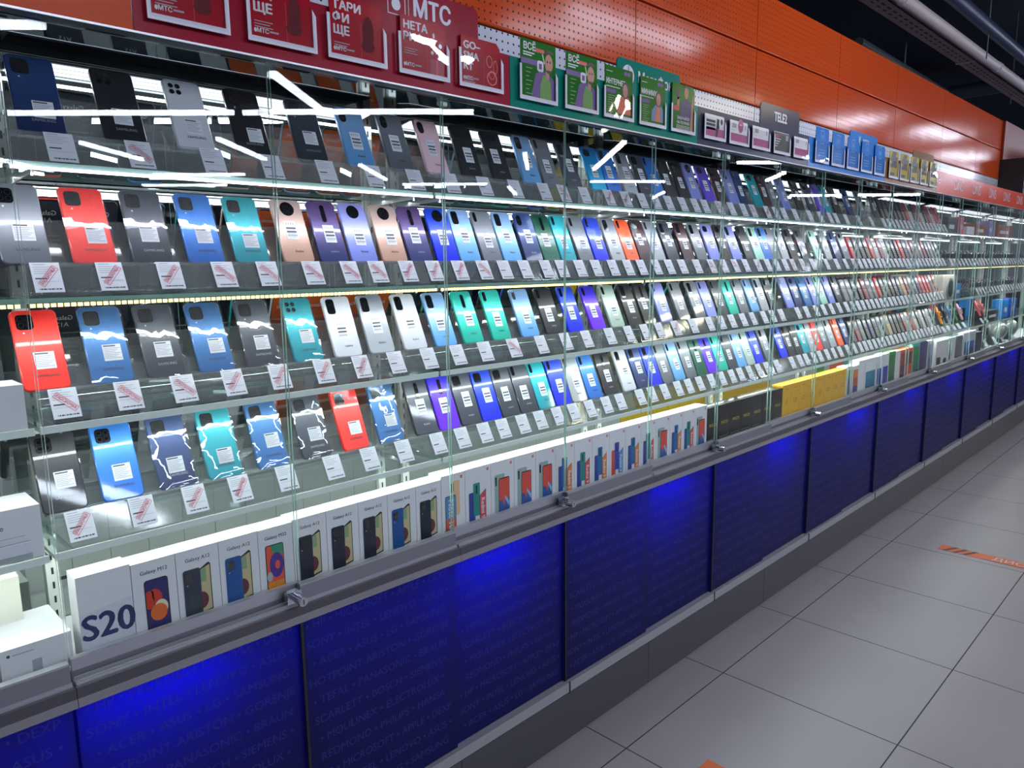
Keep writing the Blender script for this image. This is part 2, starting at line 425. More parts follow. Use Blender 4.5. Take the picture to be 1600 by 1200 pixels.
obj('drum', MB().cyl((11.2, 2.2, 3.35), (11.2, 2.2, 3.75), 0.34, mat('drum', '#1f2c3c', 0.4), 26), t); obj('rim', MB().cyl((11.2, 2.2, 3.32), (11.2, 2.2, 3.36), 0.36, PG, 26), t)
for i, (x0, y0, x1, y1, z, r, w) in enumerate(((3, 1.3, 16, 1.1, 3.8, 0.07, 'above the orange wall'), (11.5, -1.2, 11.5, 5.5, 3.7, 0.09, 'crossing beyond the round drum'), (6.5, -1.5, 16, 0.9, 3.75, 0.04, 'slanting past the thick duct'),
                                   (5.2, 0.9, 5.2, 5.5, 3.85, 0.10, 'crossing near the wall top'), (9, -1.2, 17, -1.0, 3.55, 0.08, 'nearest the aisle'))):
    tag(obj('ceiling_pipe', MB().cyl((x0, y0, z), (x1, y1, z), r, PD, 14)), f'dark ceiling pipe {w}', 'pipe', 'dark ceiling pipes')
for i, (x, y, w) in enumerate(((4.6, 0.9, 'left of the grey elbow'), (7.2, 0.33, 'beside the pale tube'), (9.4, 0.6, 'near the far end'))):
    tag(obj('hanger_rod', MB().cyl((x, y, 3.1), (x, y, 4.0), 0.005, PG, 6)), f'thin steel hanger rod {w}', 'rod', 'ceiling hanger rods')

# ceiling lamps (linear LED luminaires over the aisle and the hall behind), extra ones added as fill
LAMPM = mat('lamp_diffuser', '#ffffff', emit='#e6ecff', es=62)
LAMPA = mat('lamp_diffuser_aisle', '#ffffff', emit='#e6ecff', es=19)
LAMPW = mat('lamp_diffuser_warm', '#ffffff', emit='#fff0d2', es=48)
HOUS = mat('lamp_housing', '#c9ccd2', 0.4)
lamps = [(3.28, -1.0, 4.48, -0.93, 0), (3.25, -1.46, 3.82, -1.2, 1), (7.75, -1.5, 8.0, -0.95, 0), (8.9, -0.86, 9.85, -0.77, 0), (11.2, -1.3, 12.1, -1.0, 1),
         (1.65, -6.55, 3.15, -5.2, 0), (3.2, -5.16, 4.75, -3.76, 0), (2.75, -3.76, 3.65, -4.62, 0), (8.8, -5.65, 7.15, -3.88, 0), (10.0, -6.7, 11.05, -5.86, 0),
         (2.6, -7.8, 3.55, -8.7, 0), (4.55, -11.7, 5.6, -10.8, 0), (12.3, -4.68, 11.45, -3.93, 0), (15.4, -5.65, 16.3, -4.97, 0), (0.6, -2.3, 1.7, -3.3, 0), (5.4, -2.6, 6.4, -3.6, 1),
         (0.2, -4.6, 1.3, -3.6, 0), (5.9, -7.4, 7.2, -8.6, 0), (13.5, -2.4, 14.5, -1.6, 0), (17.5, -3.8, 16.5, -4.7, 0), (2.0, -9.6, 3.0, -10.6, 0), (7.8, -9.0, 8.9, -8.0, 0), (-2.2, -3.2, -1.1, -4.2, 0), (10.6, -9.0, 9.5, -8.1, 0), (-0.9, -5.6, 0.3, -6.7, 0), (3.6, -6.6, 4.7, -7.7, 0), (6.9, -5.2, 8.0, -6.2, 0),  # this row and the next: lamps added to brighten the wall and floor
         (4.2, -10.2, 5.2, -9.3, 0), (9.8, -3.9, 10.7, -3.1, 0), (12.6, -6.9, 13.5, -7.8, 0), (-2.4, -6.8, -1.3, -7.7, 0), (5.6, -2.1, 6.7, -1.7, 1), (2.6, -2.2, 3.7, -2.7, 0)]
lw = ['over the aisle by the green banner', 'short warm one over the aisle by green banner', 'crossing the aisle by the black column', 'over the far aisle', 'warm one at the far aisle end']
for i, (a, b, c, d, w) in enumerate(lamps):
    L_ = math.hypot(c - a, d - b)
    where = lw[i] if i < 5 else f'{ORD[i - 4]} along the hall behind the aisle'
    t = thing('linear_lamp', f'white linear ceiling lamp {where}', 'lamp', (a, b, 2.9), (0, 0, math.atan2(d - b, c - a)), 'linear ceiling lamps')
    obj('housing', MB().box(0, -0.03, 0.004, L_, 0.03, 0.05, HOUS), t)
    obj('diffuser', MB().box(0.01, -0.024, -0.036, L_ - 0.01, 0.026, 0.004, (LAMPW if w and i > 4 else LAMPA if i < 5 else LAMPM)), t)
    obj('suspension_wire', MB().cyl((0.1, 0, 0.05), (0.1, 0, 1.1), 0.002, HOUS, 5).cyl((L_ - 0.1, 0, 0.05), (L_ - 0.1, 0, 1.1), 0.002, HOUS, 5), t)

# ------------------------------------------------------------------ display case modules
MODW = {-1: 'at the left end, with charger boxes', 0: 'under the left part of the red banner', 1: 'below the seam of red and green banners', 2: 'below the seam of green and charcoal banners',
        3: 'below the seam of charcoal and blue banners', 4: 'below the seam of blue and tan banners', 5: 'below the seam of tan and orange banners', 6: 'below the first white letters',
        7: 'just before the black column', 8: 'below the black column', 9: 'farthest, at the right edge'}
lines = ['• HP • MICROSOFT • APPLE • DEXP', 'SONY • INTEL • LENOVO • ASUS •', '• ACER • ASUS • LG • SAMSUNG', 'HOTPOINT-ARISTON • GORENJE', '• TEFAL • PANASONIC • BRAUN',
         'SCARLETT • BOSCH • SIEMENS •', '• MOULINEX • ELECTROLUX •', 'REDMOND • PHILIPS • HANSA']
letter = MB()
for i in range(11):
    s_ = lines[i % 8]
    vs_, _f = text_geo(s_); wd = max(v[0] for v in vs_) - min(v[0] for v in vs_)
    letter.text(s_, 0.215, 0.500 - 0.0465 * i, 0.0275, 0, BLUET, sx=min(1.0, 0.405 / (wd * 0.0275)))
LETTER = letter.mesh('lettering')
def door(x0, x1, y, zb, front, handle_left):
    """one sliding pane with its bottom rail"""
    p = MB().box(x0, y, zb, x1, y + 0.005, GLASS_TOP - 0.004, GLASS, {4: GEDGE, 5: GEDGE, 0: GEDGE, 1: GEDGE})
    return p
cache = {}
def shared(key, fn):
    if key not in cache: cache[key] = fn().mesh(key)
    return cache[key]
for k in NMOD:
    x = mx(k)
    t = thing('display_case', f'glass display case module {MODW[k]}', 'display case', (x, 0, 0), group='display case modules')
    W = PITCH
    obj('plinth', shared('plinth', lambda: MB().box(0.001, 0, 0.012, W - 0.001, 0.24, 0.168, PLINTH).box(0.001, 0.03, 0, W - 0.001, 0.24, 0.012, BLACKM)), t)
    obj('lower_rail', shared('lower_rail', lambda: MB().box(0.0, -0.002, 0.172, W, 0.03, 0.204, mat('rail_grey', '#8b8b90', 0.4)).box(0.0, 0.004, 0.168, W, 0.03, 0.172, BLACKM).box(0.445, -0.005, 0.17, 0.448, 0.0, 0.206, BLACKM)), t)
    obj('carcass', shared('carcass', lambda: MB().box(0, 0.20, 0.2, W, 0.24, 0.742, mat('carcass', '#1a1a26', 0.7))), t)
    for i, (a, b, y) in enumerate(((0.004, 0.446, 0.020), (0.438, 0.876, 0.010))):
        d = obj('cabinet_door', shared('cabinet_door%d' % i, lambda a=a, b=b, y=y: MB().box(a, y, 0.206, b, y + 0.008, 0.742, BLUEP)), t)
        o = obj('lettering', LETTER, d, (a, y - 0.0006, 0.212)); o['label'] = 'rows of appliance maker names etched in the blue glass'
        obj('edge_strip', shared('edge_strip%d' % i, lambda a=a, b=b, y=y: MB().box(a if i else b - 0.006, y - 0.002, 0.206, (a + 0.006) if i else b, y, 0.742, BLACKM)), d)
    obj('counter_edge', shared('counter_edge', lambda: MB().box(0.0005, -0.018, 0.742, W - 0.0005, 0.03, 0.759, TRIML).box(0.0005, -0.016, 0.759, W - 0.0005, 0.03, 0.778, TRIMD)), t)
    obj('base_board', shared('base_board', lambda: MB().box(0, 0.03, 0.75, W, 0.27, 0.792, WHITE)), t)
    # sliding tracks, visible in front of the recessed left pane
    obj('sliding_track', shared('sliding_track', lambda: MB().box(0.003, -0.008, 0.778, W - 0.003, 0.03, 0.781, ALU).box(0.003, -0.006, 0.781, W - 0.003, -0.003, 0.786, ALU)
        .box(0.003, 0.006, 0.781, W - 0.003, 0.009, 0.788, ALU).box(0.003, 0.019, 0.781, W - 0.003, 0.030, 0.80, ALUD)), t)
    gl = obj('glass_door', door(0.004, 0.452, 0.020, 0.80, False, True), t)
    obj('bottom_rail', shared('rail_left', lambda: MB().box(0.004, 0.015, 0.796, 0.45, 0.029, 0.818, ALU)), gl)
    gr = obj('glass_door', door(0.436, 0.876, 0.002, 0.79, True, False), t)
    obj('bottom_rail', shared('rail_right', lambda: MB().box(0.436, -0.004, 0.786, 0.876, 0.011, 0.820, ALUD).box(0.436, -0.0045, 0.817, 0.876, 0.0115, 0.821, ALU)), gr)
    def lock():
        m_ = MB().box(0.402, -0.012, 0.788, 0.434, 0.003, 0.814, CHROME).cyl((0.424, -0.010, 0.797), (0.424, -0.038, 0.797), 0.0105, CHROME, 18)
        m_.cyl((0.424, -0.038, 0.797), (0.424, -0.0395, 0.797), 0.0085, ALU, 16).box(0.423, -0.0402, 0.792, 0.425, -0.0395, 0.802, BLACKM); return m_
    obj('door_lock', shared('lock', lock), t)
    obj('top_rail', shared('top_rail', lambda: MB().box(0, 0.002, GLASS_TOP + 0.001, W, 0.030, GLASS_TOP + 0.0045, mat('dark_rail', '#3c4248', 0.4)).box(0, -0.001, GLASS_TOP + 0.001, W, 0.001, GLASS_TOP + 0.0045, ALU)), t)
    obj('mirror_back', shared('mirror_back', lambda: MB().box(0.0, MIRROR_Y, 0.78, W, MIRROR_Y + 0.004, GLASS_TOP, MIRROR)), t)
    obj('glass_roof', shared('glass_roof', lambda: MB().box(0.0, 0.03, GLASS_TOP + 0.001, W, MIRROR_Y, GLASS_TOP + 0.006, ROOF)), t)
    LB_ = mat('led_bar_light', '#ffffff', emit='#eef2ff', es=1.6)
    def ledbar():
        m_ = MB().solid([(0.212, 1.872), (0.212, 1.868), (0.269, 1.859), (0.269, 1.872)], 0.06, W - 0.06, ALUD)
        for q in range(3):
            a_, b_ = 0.214 + q * 0.0185, 0.230 + q * 0.0185
            za, zb_ = 1.8675 - (a_ - 0.212) * 0.158 - 0.0006, 1.8675 - (b_ - 0.212) * 0.158 - 0.0006
            m_.add([(0.062, a_, za), (W - 0.062, a_, za), (W - 0.062, b_, zb_), (0.062, b_, zb_)], [(3, 2, 1, 0)], LB_)
        return m_
    obj('led_bar', shared('led_top', ledbar), t)
    def upright():
        m_ = MB().box(0, 0, 0, 0.022, 0.012, 1.10, UPR)
        for i in range(36): m_.box(0.009, -0.0006, 0.01 + i * 0.03, 0.013, 0.0, 0.024 + i * 0.03, BLACKM)
        return m_
    for dx in (0.03, W - 0.052):
        obj('slotted_upright', shared('upright', upright), t, (dx, MIRROR_Y - 0.013, 0.792))
    # panes' hanging clips
    obj('corner_clip', shared('clip', lambda: MB().cyl((0.008, 0.034, GLASS_TOP - 0.012), (0.032, 0.034, GLASS_TOP - 0.012), 0.006, mat('clip', '#d8dcd0', 0.4), 8)), t)

# glass shelves with LED strips, brackets and clear stepped stands
SHN = ['top', 'second', 'third', 'bottom']
def led(matl, dots):
    m_ = MB()
    if dots:
        m_.box(0.006, 0.045, -0.0155, PITCH - 0.006, 0.050, -0.0085, DOTM)
        for i in range(86): m_.box(0.010 + i * 0.0101, 0.0435, -0.0152, 0.0175 + i * 0.0101, 0.045, -0.009, matl)
    else: m_.box(0.006, 0.0455, -0.0135, PITCH - 0.006, 0.050, -0.0085, matl)
    return m_
for k in NMOD:
    for r in range(4):
        t = thing('glass_shelf', f"{SHN[r]} glass shelf in the case {MODW[k]}", 'shelf', (mx(k), 0, ZS[r]), group='glass shelves')
        obj('glass_plate', shared('glass_plate', lambda: MB().box(0.003, 0.050, -0.008, PITCH - 0.003, 0.258, 0, SHELFGLASS, {2: SEDGE, 3: SEDGE, 4: SEDGE, 5: SEDGE})), t)
        obj('led_strip', shared('led%d' % r, lambda: led((LED_W, LED_Y, LED_G, LED_G)[r], r == 1)) if r < 2 else shared('edge_profile', lambda: MB().box(0.004, 0.046, -0.012, PITCH - 0.004, 0.0495, 0.001, mat('edge_profile', '#d8e4de', 0.3))), t)
        for dx in (0.041, PITCH - 0.041):
            obj('shelf_bracket', shared('bracket', lambda: MB().solid([(0.258, -0.024), (0.258, -0.009), (0.075, -0.009), (0.075, -0.016)], -0.0015, 0.0015, mat('bracket', '#aab0b0', 0.35, 0.3)).cyl((0, 0.078, -0.02), (0, 0.078, -0.008), 0.003, CHROME, 6)), t, (dx, 0, 0))
        if k == -1 or k > 5: continue
        h = ZB[r] - ZS[r]
        def stand(h=h):
            m_ = MB(); prof = [(0.057, 0.002), (0.083, h + 0.006), (0.089, h + 0.006), (0.091, h), (0.118, h), (0.140, h + 0.040), (0.165, h + 0.040), (0.184, h + 0.084), (0.215, h + 0.084), (0.222, 0.002)]
            m_.prism(prof, 0.012, PITCH - 0.012, ACRYL)
            for xx in (0.012, PITCH - 0.012): m_.add([(xx, a, b) for a, b in prof], [tuple(range(len(prof)))], ACRYL)
            return m_
        o = obj('stepped_stand', shared('stand%.3f' % h, stand), None, (mx(k), 0, ZS[r]))
        tag(o, f"clear stepped stand, {SHN[r]} shelf, case {MODW[k]}", 'display stand', 'clear stepped stands')

# ------------------------------------------------------------------ smartphones
PC = {'navy': ('#22305c', '#2c4a86'), 'black': ('#23252c', '#1a1b20'), 'white': ('#c2c6d0', '#c6cad4'), 'grey': ('#626872', '#7c838d'), 'dark grey': ('#363b46', '#444a56'),
      'light blue': ('#5c9fda', '#8db2de'), 'pink': ('#e2bccb', '#dbb4c0'), 'cyan': ('#12b4dc', '#1274c0'), 'blue': ('#2167c4', '#2d78cc'), 'lavender': ('#7888d8', '#8f92d6'),
      'purple': ('#5a2fc8', '#6a55c8'), 'teal': ('#0c93a6', '#10a8b4'), 'maroon': ('#45303a', '#3c1620'), 'red': ('#f02c20', '#e62a20'), 'rose gold': ('#c09684', '#b8a49e'),
      'dusky purple': ('#28386e', '#5c4376'), 'deep blue': ('#0c22e6', '#2148d0'), 'green': ('#0e5844', '#124c3c'), 'orange': ('#f4602a', '#ee5624'), 'mint': ('#9ccfc4', '#a8d4c8'),
      'turquoise': ('#14ac98', '#2ac0b0'), 'silver': ('#a4aab0', '#868e9a'), 'violet': ('#6a1ee0', '#2820d0'), 'pale green': ('#a4b8b0', '#9cb4a8'), 'steel blue': ('#2c6cae', '#2a6aa4')}
def pmat(c):
    return phone_mat(c, *PC[c], rough=0.40 if c in ('red', 'orange', 'white', 'black') else 0.34, metal=0.05 if c in ('red', 'orange', 'white', 'pink') else 0.32)
PW, PH, PT = 0.0725, 0.150, 0.0085
def body(c):
    sm = pmat(c)
    m_ = MB().slab(rr(-PW / 2, 0, PW / 2, PH, 0.009), -PT, 0, sm, side=sm, back=BLACKGL, bev=0.0016)
    return m_
def camera(st):
    y = -PT - 0.0012; m_ = MB(); x0 = -PW / 2
    def lens(cx, cz, r): m_.flat(ell(cx, cz, r * 1.12, n=12), y - 0.0003, RING); m_.flat(ell(cx, cz, r, n=12), y - 0.0005, LENS)
    if st == 'sq':
        m_.slab(rr(x0 + 0.008, PH - 0.037, x0 + 0.034, PH - 0.009, 0.006), y, -PT, BLACKGL)
        for a, b in ((0.015, 0.017), (0.027, 0.017), (0.015, 0.029), (0.027, 0.029)): lens(x0 + a, PH - b, 0.0042)
        m_.flat(ell(x0 + 0.017, PH - 0.043, 0.0016, n=8), -PT - 0.0003, WHITE)
    elif st == 'four':
        for a, b in ((0.014, 0.015), (0.027, 0.015), (0.014, 0.028), (0.027, 0.028)):
            m_.flat(ell(x0 + a, PH - b, 0.0052, n=14), y, BLACKGL); m_.flat(ell(x0 + a, PH - b, 0.003, n=10), y - 0.0003, LENS)
    elif st == 'tall':
        m_.slab(rr(x0 + 0.008, PH - 0.044, x0 + 0.029, PH - 0.007, 0.006), y, -PT, BLACKGL)
        lens(x0 + 0.016, PH - 0.016, 0.006); lens(x0 + 0.016, PH - 0.030, 0.004); lens(x0 + 0.0245, PH - 0.028, 0.002)
        m_.slab(rr(x0 + 0.009, PH - 0.049, x0 + 0.028, PH - 0.041, 0.003), y + 0.0006, -PT, ALU)
    elif st == 'pill':
        m_.slab(rr(x0 + 0.006, PH - 0.034, x0 + 0.017, PH - 0.006, 0.005), y, -PT, BLACKGL); lens(x0 + 0.0115, PH - 0.012, 0.0035); lens(x0 + 0.0115, PH - 0.021, 0.0028)
    elif st == 'round':
        m_.slab(ell(0, PH - 0.023, 0.0165, n=24), y, -PT, BLACKGL)
        for a in range(4): lens(0.0078 * math.cos(math.radians(45 + 90 * a)), PH - 0.023 + 0.0078 * math.sin(math.radians(45 + 90 * a)), 0.0036)
    elif st == 'strip':
        m_.slab(rr(-0.0055, PH - 0.052, 0.0055, PH - 0.010, 0.005), y, -PT, BLACKGL)
        for b in (0.017, 0.027, 0.037): lens(0, PH - b, 0.0035)
    elif st == 'bump':
        m_.slab(rr(x0 + 0.007, PH - 0.040, x0 + 0.025, PH - 0.008, 0.009), y, -PT, BLACKGL); lens(x0 + 0.016, PH - 0.017, 0.007); lens(x0 + 0.016, PH - 0.031, 0.0035)
    elif st == 'wide':
        m_.slab(rr(x0 + 0.008, PH - 0.034, x0 + 0.036, PH - 0.010, 0.008), y, -PT, BLACKGL); lens(x0 + 0.016, PH - 0.017, 0.005); lens(x0 + 0.028, PH - 0.017, 0.004); lens(x0 + 0.022, PH - 0.028, 0.003)
    return m_
def sticker(kind):
    y = -PT - 0.0006; m_ = MB()
    if kind == 's':
        m_.slab([(-0.011, 0.038), (0.021, 0.038), (0.021, 0.070), (-0.011, 0.070)], y, -PT, PAPER)
        m_.rect(-0.009, 0.0655, 0.012, 0.068, y - 0.0002, INK)
        for i in range(7): m_.rect(-0.009, 0.0615 - i * 0.0032, 0.019 - (i % 3) * 0.004, 0.0628 - i * 0.0032, y - 0.0002, GINK)
    else:
        m_.slab([(-0.015, 0.050), (0.013, 0.050), (0.013, 0.093), (-0.015, 0.093)], y, -PT, PAPER)
        for i in range(4): m_.rect(-0.011 + i * 0.0055, 0.084, -0.008 + i * 0.0055, 0.089, y - 0.0002, GINK)
        for i in range(3): m_.rect(-0.012, 0.074 - i * 0.0085, 0.011, 0.078 - i * 0.0085, y - 0.0002, INK if i < 2 else GINK); m_.rect(-0.012, 0.0715 - i * 0.0085, 0.008, 0.0725 - i * 0.0085, y - 0.0002, GINK)
    return m_
def film():
    m_ = MB(); nx, nz = 6, 14; y = -PT - 0.003
    vs = [(-PW / 2 - 0.002 + (PW + 0.004) * i / nx, y + 0.0022 * (1 if i in (0, nx) or j in (0, nz) else 0) - 0.0007 * math.sin(i * 2.1 + j * 1.3), -0.001 + (PH + 0.005) * j / nz) for j in range(nz + 1) for i in range(nx + 1)]
    m_.add(vs, [(j * (nx + 1) + i, j * (nx + 1) + i + 1, (j + 1) * (nx + 1) + i + 1, (j + 1) * (nx + 1) + i) for j in range(nz) for i in range(nx)], FILM, True)
    return m_
FRONT = {'o': ('#d8581f', 'Xiaomi'), 'g': ('#3a3648', 'Galaxy\nA12'), 'y': ('#e8c010', 'realme'), 'k': ('#1c2430', '')}
def front(kind):
    c, tx = FRONT[kind]; m_ = MB()
    m_.flat(list(reversed(rr(-PW / 2 + 0.003, 0.005, PW / 2 - 0.003, PH - 0.004, 0.006))), 0.0003, mat('front_sticker_' + kind, c, 0.15, 0, 0.6))
    for i, s_ in enumerate(tx.split('\n') if tx else []): m_.text(s_, 0, PH * 0.80 - i * 0.016, 0.0145, 0.0006, WHITE, 0.01, back=True)
    if kind in 'yg':
        for i in range(5): m_.rect(0.028, 0.07 - i * 0.01, -0.020, 0.072 - i * 0.01, 0.0006, GINK)
    return m_
BRAND = {'sam': 'SAMSUNG', 'xi': 'Redmi', 're': 'realme'}
# colour, camera style, film, sticker kind ; one entry per phone, nearest first
D = {
 0: 'navy sq,black four,white four,black sq,dark grey sq,light blue bump,grey bump,pink bump,black wide,black round,light blue tall,grey pill,dark grey tall,cyan wide,blue tall,silver tall,dark grey sq,blue pill,black wide,black sq,lavender round,purple wide,maroon sq,lavender tall,navy pill,teal wide,maroon tall,grey sq,lavender pill,black tall,dark grey sq,purple pill,teal pill,black sq,navy tall,grey pill,dark grey tall',
 1: 'grey sq,red sq*,dark grey sq*,blue sq*,teal sq*,rose gold round,dusky purple strip,lavender round,rose gold round,dusky purple strip,deep blue round,light blue tall,grey pill,light blue tall,navy bump,green strip,teal pill,grey pill,deep blue pill,silver tall,orange pill,maroon wide,silver pill,dark grey tall,maroon tall,grey tall,lavender wide,black wide,lavender tall,black pill,mint tall,blue tall,grey pill,silver tall,black sq,dark grey sq,mint pill,silver pill,navy tall,grey wide',
 2: 'red sq,steel blue sq*,dark grey sq*,steel blue sq*,dark grey sq*,teal four*,white tall,silver tall,white tall,light blue tall,turquoise strip,turquoise pill,light blue pill,black pill,deep blue pill,violet pill,pale green pill,black tall,black strip,lavender pill,grey pill,grey tall,lavender pill,dark grey pill,turquoise strip,grey pill,light blue pill,silver tall,black wide,lavender pill,navy wide,steel blue pill,lavender tall,mint pill,lavender pill,dark grey tall',
 3: 'black sq,blue sq,navy sq*,teal sq*,steel blue sq*,dark grey sq*,red sq,steel blue sq*,dark grey strip,violet strip,dark grey sq,deep blue sq,dark grey sq,dark grey pill,teal pill,deep blue pill,silver pill,blue pill,black strip,white tall,navy tall,deep blue tall,grey pill,light blue pill,grey pill,green strip,violet strip,turquoise pill,dark grey pill,light blue pill,pale green pill,deep blue pill,grey tall,deep blue wide,black tall,black pill,teal wide,silver pill,red pill,grey pill,silver tall,orange pill,navy pill'}
XS = {0: [0.363, 0.495, 0.623, 0.742, 0.878, 1.002, 1.117, 1.23, 1.346, 1.457, 1.577, 1.659, 1.761, 1.882, 1.961, 2.052, 2.139, 2.212, 2.296, 2.38, 2.458, 2.559, 2.654, 2.745, 2.823, 2.949, 3.03, 3.101, 3.212, 3.356, 3.481, 3.589, 3.665, 3.782, 3.947, 4.122, 4.31],
 1: [0.318, 0.424, 0.524, 0.626, 0.723, 0.83, 0.918, 0.999, 1.086, 1.167, 1.255, 1.333, 1.415, 1.493, 1.58, 1.658, 1.735, 1.820, 1.898, 1.985, 2.064, 2.142, 2.223, 2.313, 2.415, 2.51, 2.605, 2.696, 2.781, 2.886, 2.975, 3.052, 3.13, 3.215, 3.313, 3.422, 3.58, 3.694, 3.813, 3.925],
 2: [0.327, 0.434, 0.531, 0.63, 0.731, 0.84, 0.943, 1.038, 1.141, 1.241, 1.338, 1.445, 1.563, 1.668, 1.77, 1.883, 1.985, 2.083, 2.171, 2.275, 2.395, 2.508, 2.593, 2.682, 2.77, 2.856, 2.952, 3.039, 3.126, 3.29, 3.378, 3.483, 3.578, 3.669, 3.763, 3.861],
 3: [0.334, 0.432, 0.534, 0.631, 0.739, 0.847, 0.952, 1.056, 1.168, 1.246, 1.324, 1.402, 1.478, 1.555, 1.632, 1.71, 1.788, 1.868, 1.954, 2.057, 2.138, 2.218, 2.295, 2.374, 2.454, 2.534, 2.615, 2.696, 2.774, 2.852, 2.93, 3.008, 3.102, 3.248, 3.33, 3.408, 3.486, 3.564, 3.642, 3.722, 3.811, 3.905, 4.0]}
entries = {}
for r in range(4):
    L_ = []
    for s_ in D[r].split(','):
        st = s_.split()[-1]; c = ' '.join(s_.split()[:-1]); L_.append((c, st.rstrip('*'), st.endswith('*')))
    entries[r] = L_
    assert len(L_) == len(XS[r]), (r, len(L_), len(XS[r]))
CAMW = {'sq': 'square camera', 'four': 'four separate lenses', 'tall': 'tall camera block', 'pill': 'small pill camera', 'round': 'round camera', 'strip': 'central camera strip', 'bump': 'oval camera', 'wide': 'wide camera block'}
TAGS = []
TILT = math.radians(-23.0)
def phone_label(r, i, c, L_, x):
    a = L_[i - 1][0] if i else None; b = L_[i + 1][0] if i + 1 < len(L_) else 'keypad'
    nb = f'between {a} and {b}' if a else f'left of the {b} one'
    return f"{c} smartphone {nb}, {SHN[r]} shelf, under {under(x)} banner"
def uniq(label, extra):
    if label in LABELS: label = extra
    return label
for r in range(4):
    L_ = entries[r]
    for i, ((c, st, fl), x) in enumerate(zip(L_, XS[r])):
        lab = uniq(phone_label(r, i, c, L_, x), f"{c} smartphone, {ORD[i + 1]} phone from the left on the {SHN[r]} shelf, under {under(x)} banner")
        z = ZB[r] + 0.001
        t = thing('smartphone', lab, 'smartphone', (x, 0.101, z), (TILT + R.uniform(-.015, .015), 0, R.uniform(-0.03, 0.03)), 'smartphones on show')
        obj('body', shared('body_' + c, lambda c=c: body(c)), t)
        obj('camera_module', shared('cam_' + st, lambda st=st: camera(st)), t)
        kd = 's' if (st in ('sq', 'four') and x < 1.12) else 'x'
        so = obj('paper_sticker', shared('sticker_' + kd, lambda kd=kd: sticker(kd)), t, (R.uniform(-.003, .005), 0, R.uniform(-0.008, 0.006) if st != 'pill' else -0.01)); so['label'] = 'white printed sticker on the back'
        if x < 2.2:
            bk = 'sam' if kd == 's' else ('xi' if i % 3 else 're')
            lg = INK if c not in ('black', 'navy', 'dark grey', 'dusky purple') else ALU
            obj('brand_lettering', shared('brand_%s_%s' % (bk, lg.name), lambda bk=bk, lg=lg: MB().text(BRAND[bk], 0.004, 0.026, 0.0072, -PT - 0.0004, lg, 0.01, sx=1.1)), t)
        if fl: o = obj('protective_film', shared('film', film), t); o['label'] = 'wrinkled clear plastic film'
        fk = 'g' if (kd == 's' and i in (1, 2) or kd == 's' and r == 1 and i < 4) else ('o' if 0.86 < x < 1.28 else ('y' if 1.9 < x < 2.5 and i % 2 else 'k'))
        obj('front_sticker', shared('front_' + fk, lambda fk=fk: front(fk)), t)
        TAGS.append((r, x + 0.016 + R.uniform(-.006, .006), c + ' phone', (fl or (r == 1 and i < 12) or (st == 'sq' and x < 0.85 and r > 0) or R.random() < 0.12) and not (r == 3 and x > 0.72)))

# keypad phones
KB = {'black': '#1c1d22', 'red': '#b81c28', 'grey': '#6e7278', 'white': '#c8c8c8', 'navy': '#1c2a58', 'wine': '#7a1626', 'gold': '#b8a078'}
def keypad(c):
    b = mat('keypad_' + c, KB[c], 0.5, 0.0, 0.05); w, h, t_ = 0.05, 0.122, 0.012
    m_ = MB().slab(rr(-w / 2, 0, w / 2, h, 0.008), -t_, 0, b, bev=0.002)
    m_.flat(rr(-w / 2 + 0.005, 0.066, w / 2 - 0.005, h - 0.014, 0.002), -t_ - 0.0004, mat('kscreen', '#3c4654', 0.3, 0, 0.2))
    for j in range(5):
        for i in range(3): m_.rect(-0.019 + i * 0.0135, 0.006 + j * 0.0112, -0.0085 + i * 0.0135, 0.0135 + j * 0.0112, -t_ - 0.0005, mat('key', '#8c8a84' if c != 'white' else '#55585e', 0.5))
    return m_
kstart = {0: 4.40, 1: 4.01, 2: 3.95, 3: 4.09}
kp = ['black', 'black', 'grey', 'black', 'red', 'navy', 'black', 'white', 'wine', 'black', 'grey', 'gold', 'red', 'black']
for r in range(4):
    x = kstart[r]; i = 0; seq = []
    while x < 5.50: seq.append(x); x += 0.070
    cs = [R.choice(kp) for _ in seq]
    if r == 2: cs = ['red' if s_ > 5.2 and j % 3 else cs[j] for j, s_ in enumerate(seq)]
    if r == 0: cs = ['red' if s_ > 4.75 and j % 3 == 0 else ('white' if s_ > 4.75 and j % 3 == 1 else cs[j]) for j, s_ in enumerate(seq)]
    if r == 3: cs = ['white' if s_ > 4.9 and j % 2 else cs[j] for j, s_ in enumerate(seq)]
    for i, (x, c) in enumerate(zip(seq, cs)):
        a = cs[i - 1] if i else 'smartphones'; b = cs[i + 1] if i + 1 < len(seq) else 'watches'
        lab = uniq(f"{c} keypad phone between {a} and {b}, {SHN[r]} shelf, under {under(x)} banner", f"{c} keypad phone, {ORD[i + 1]} keypad phone from the left on the {SHN[r]} shelf")
        o = obj('keypad_phone', shared('keypad_' + c, lambda c=c: keypad(c)), None, (x, 0.101, ZB[r] + 0.001), (TILT, 0, R.uniform(-0.05, 0.05)))
        tag(o, lab, 'keypad phone', 'keypad phones on show')
        TAGS.append((r, x + 0.008, c + ' keypad phone', False))

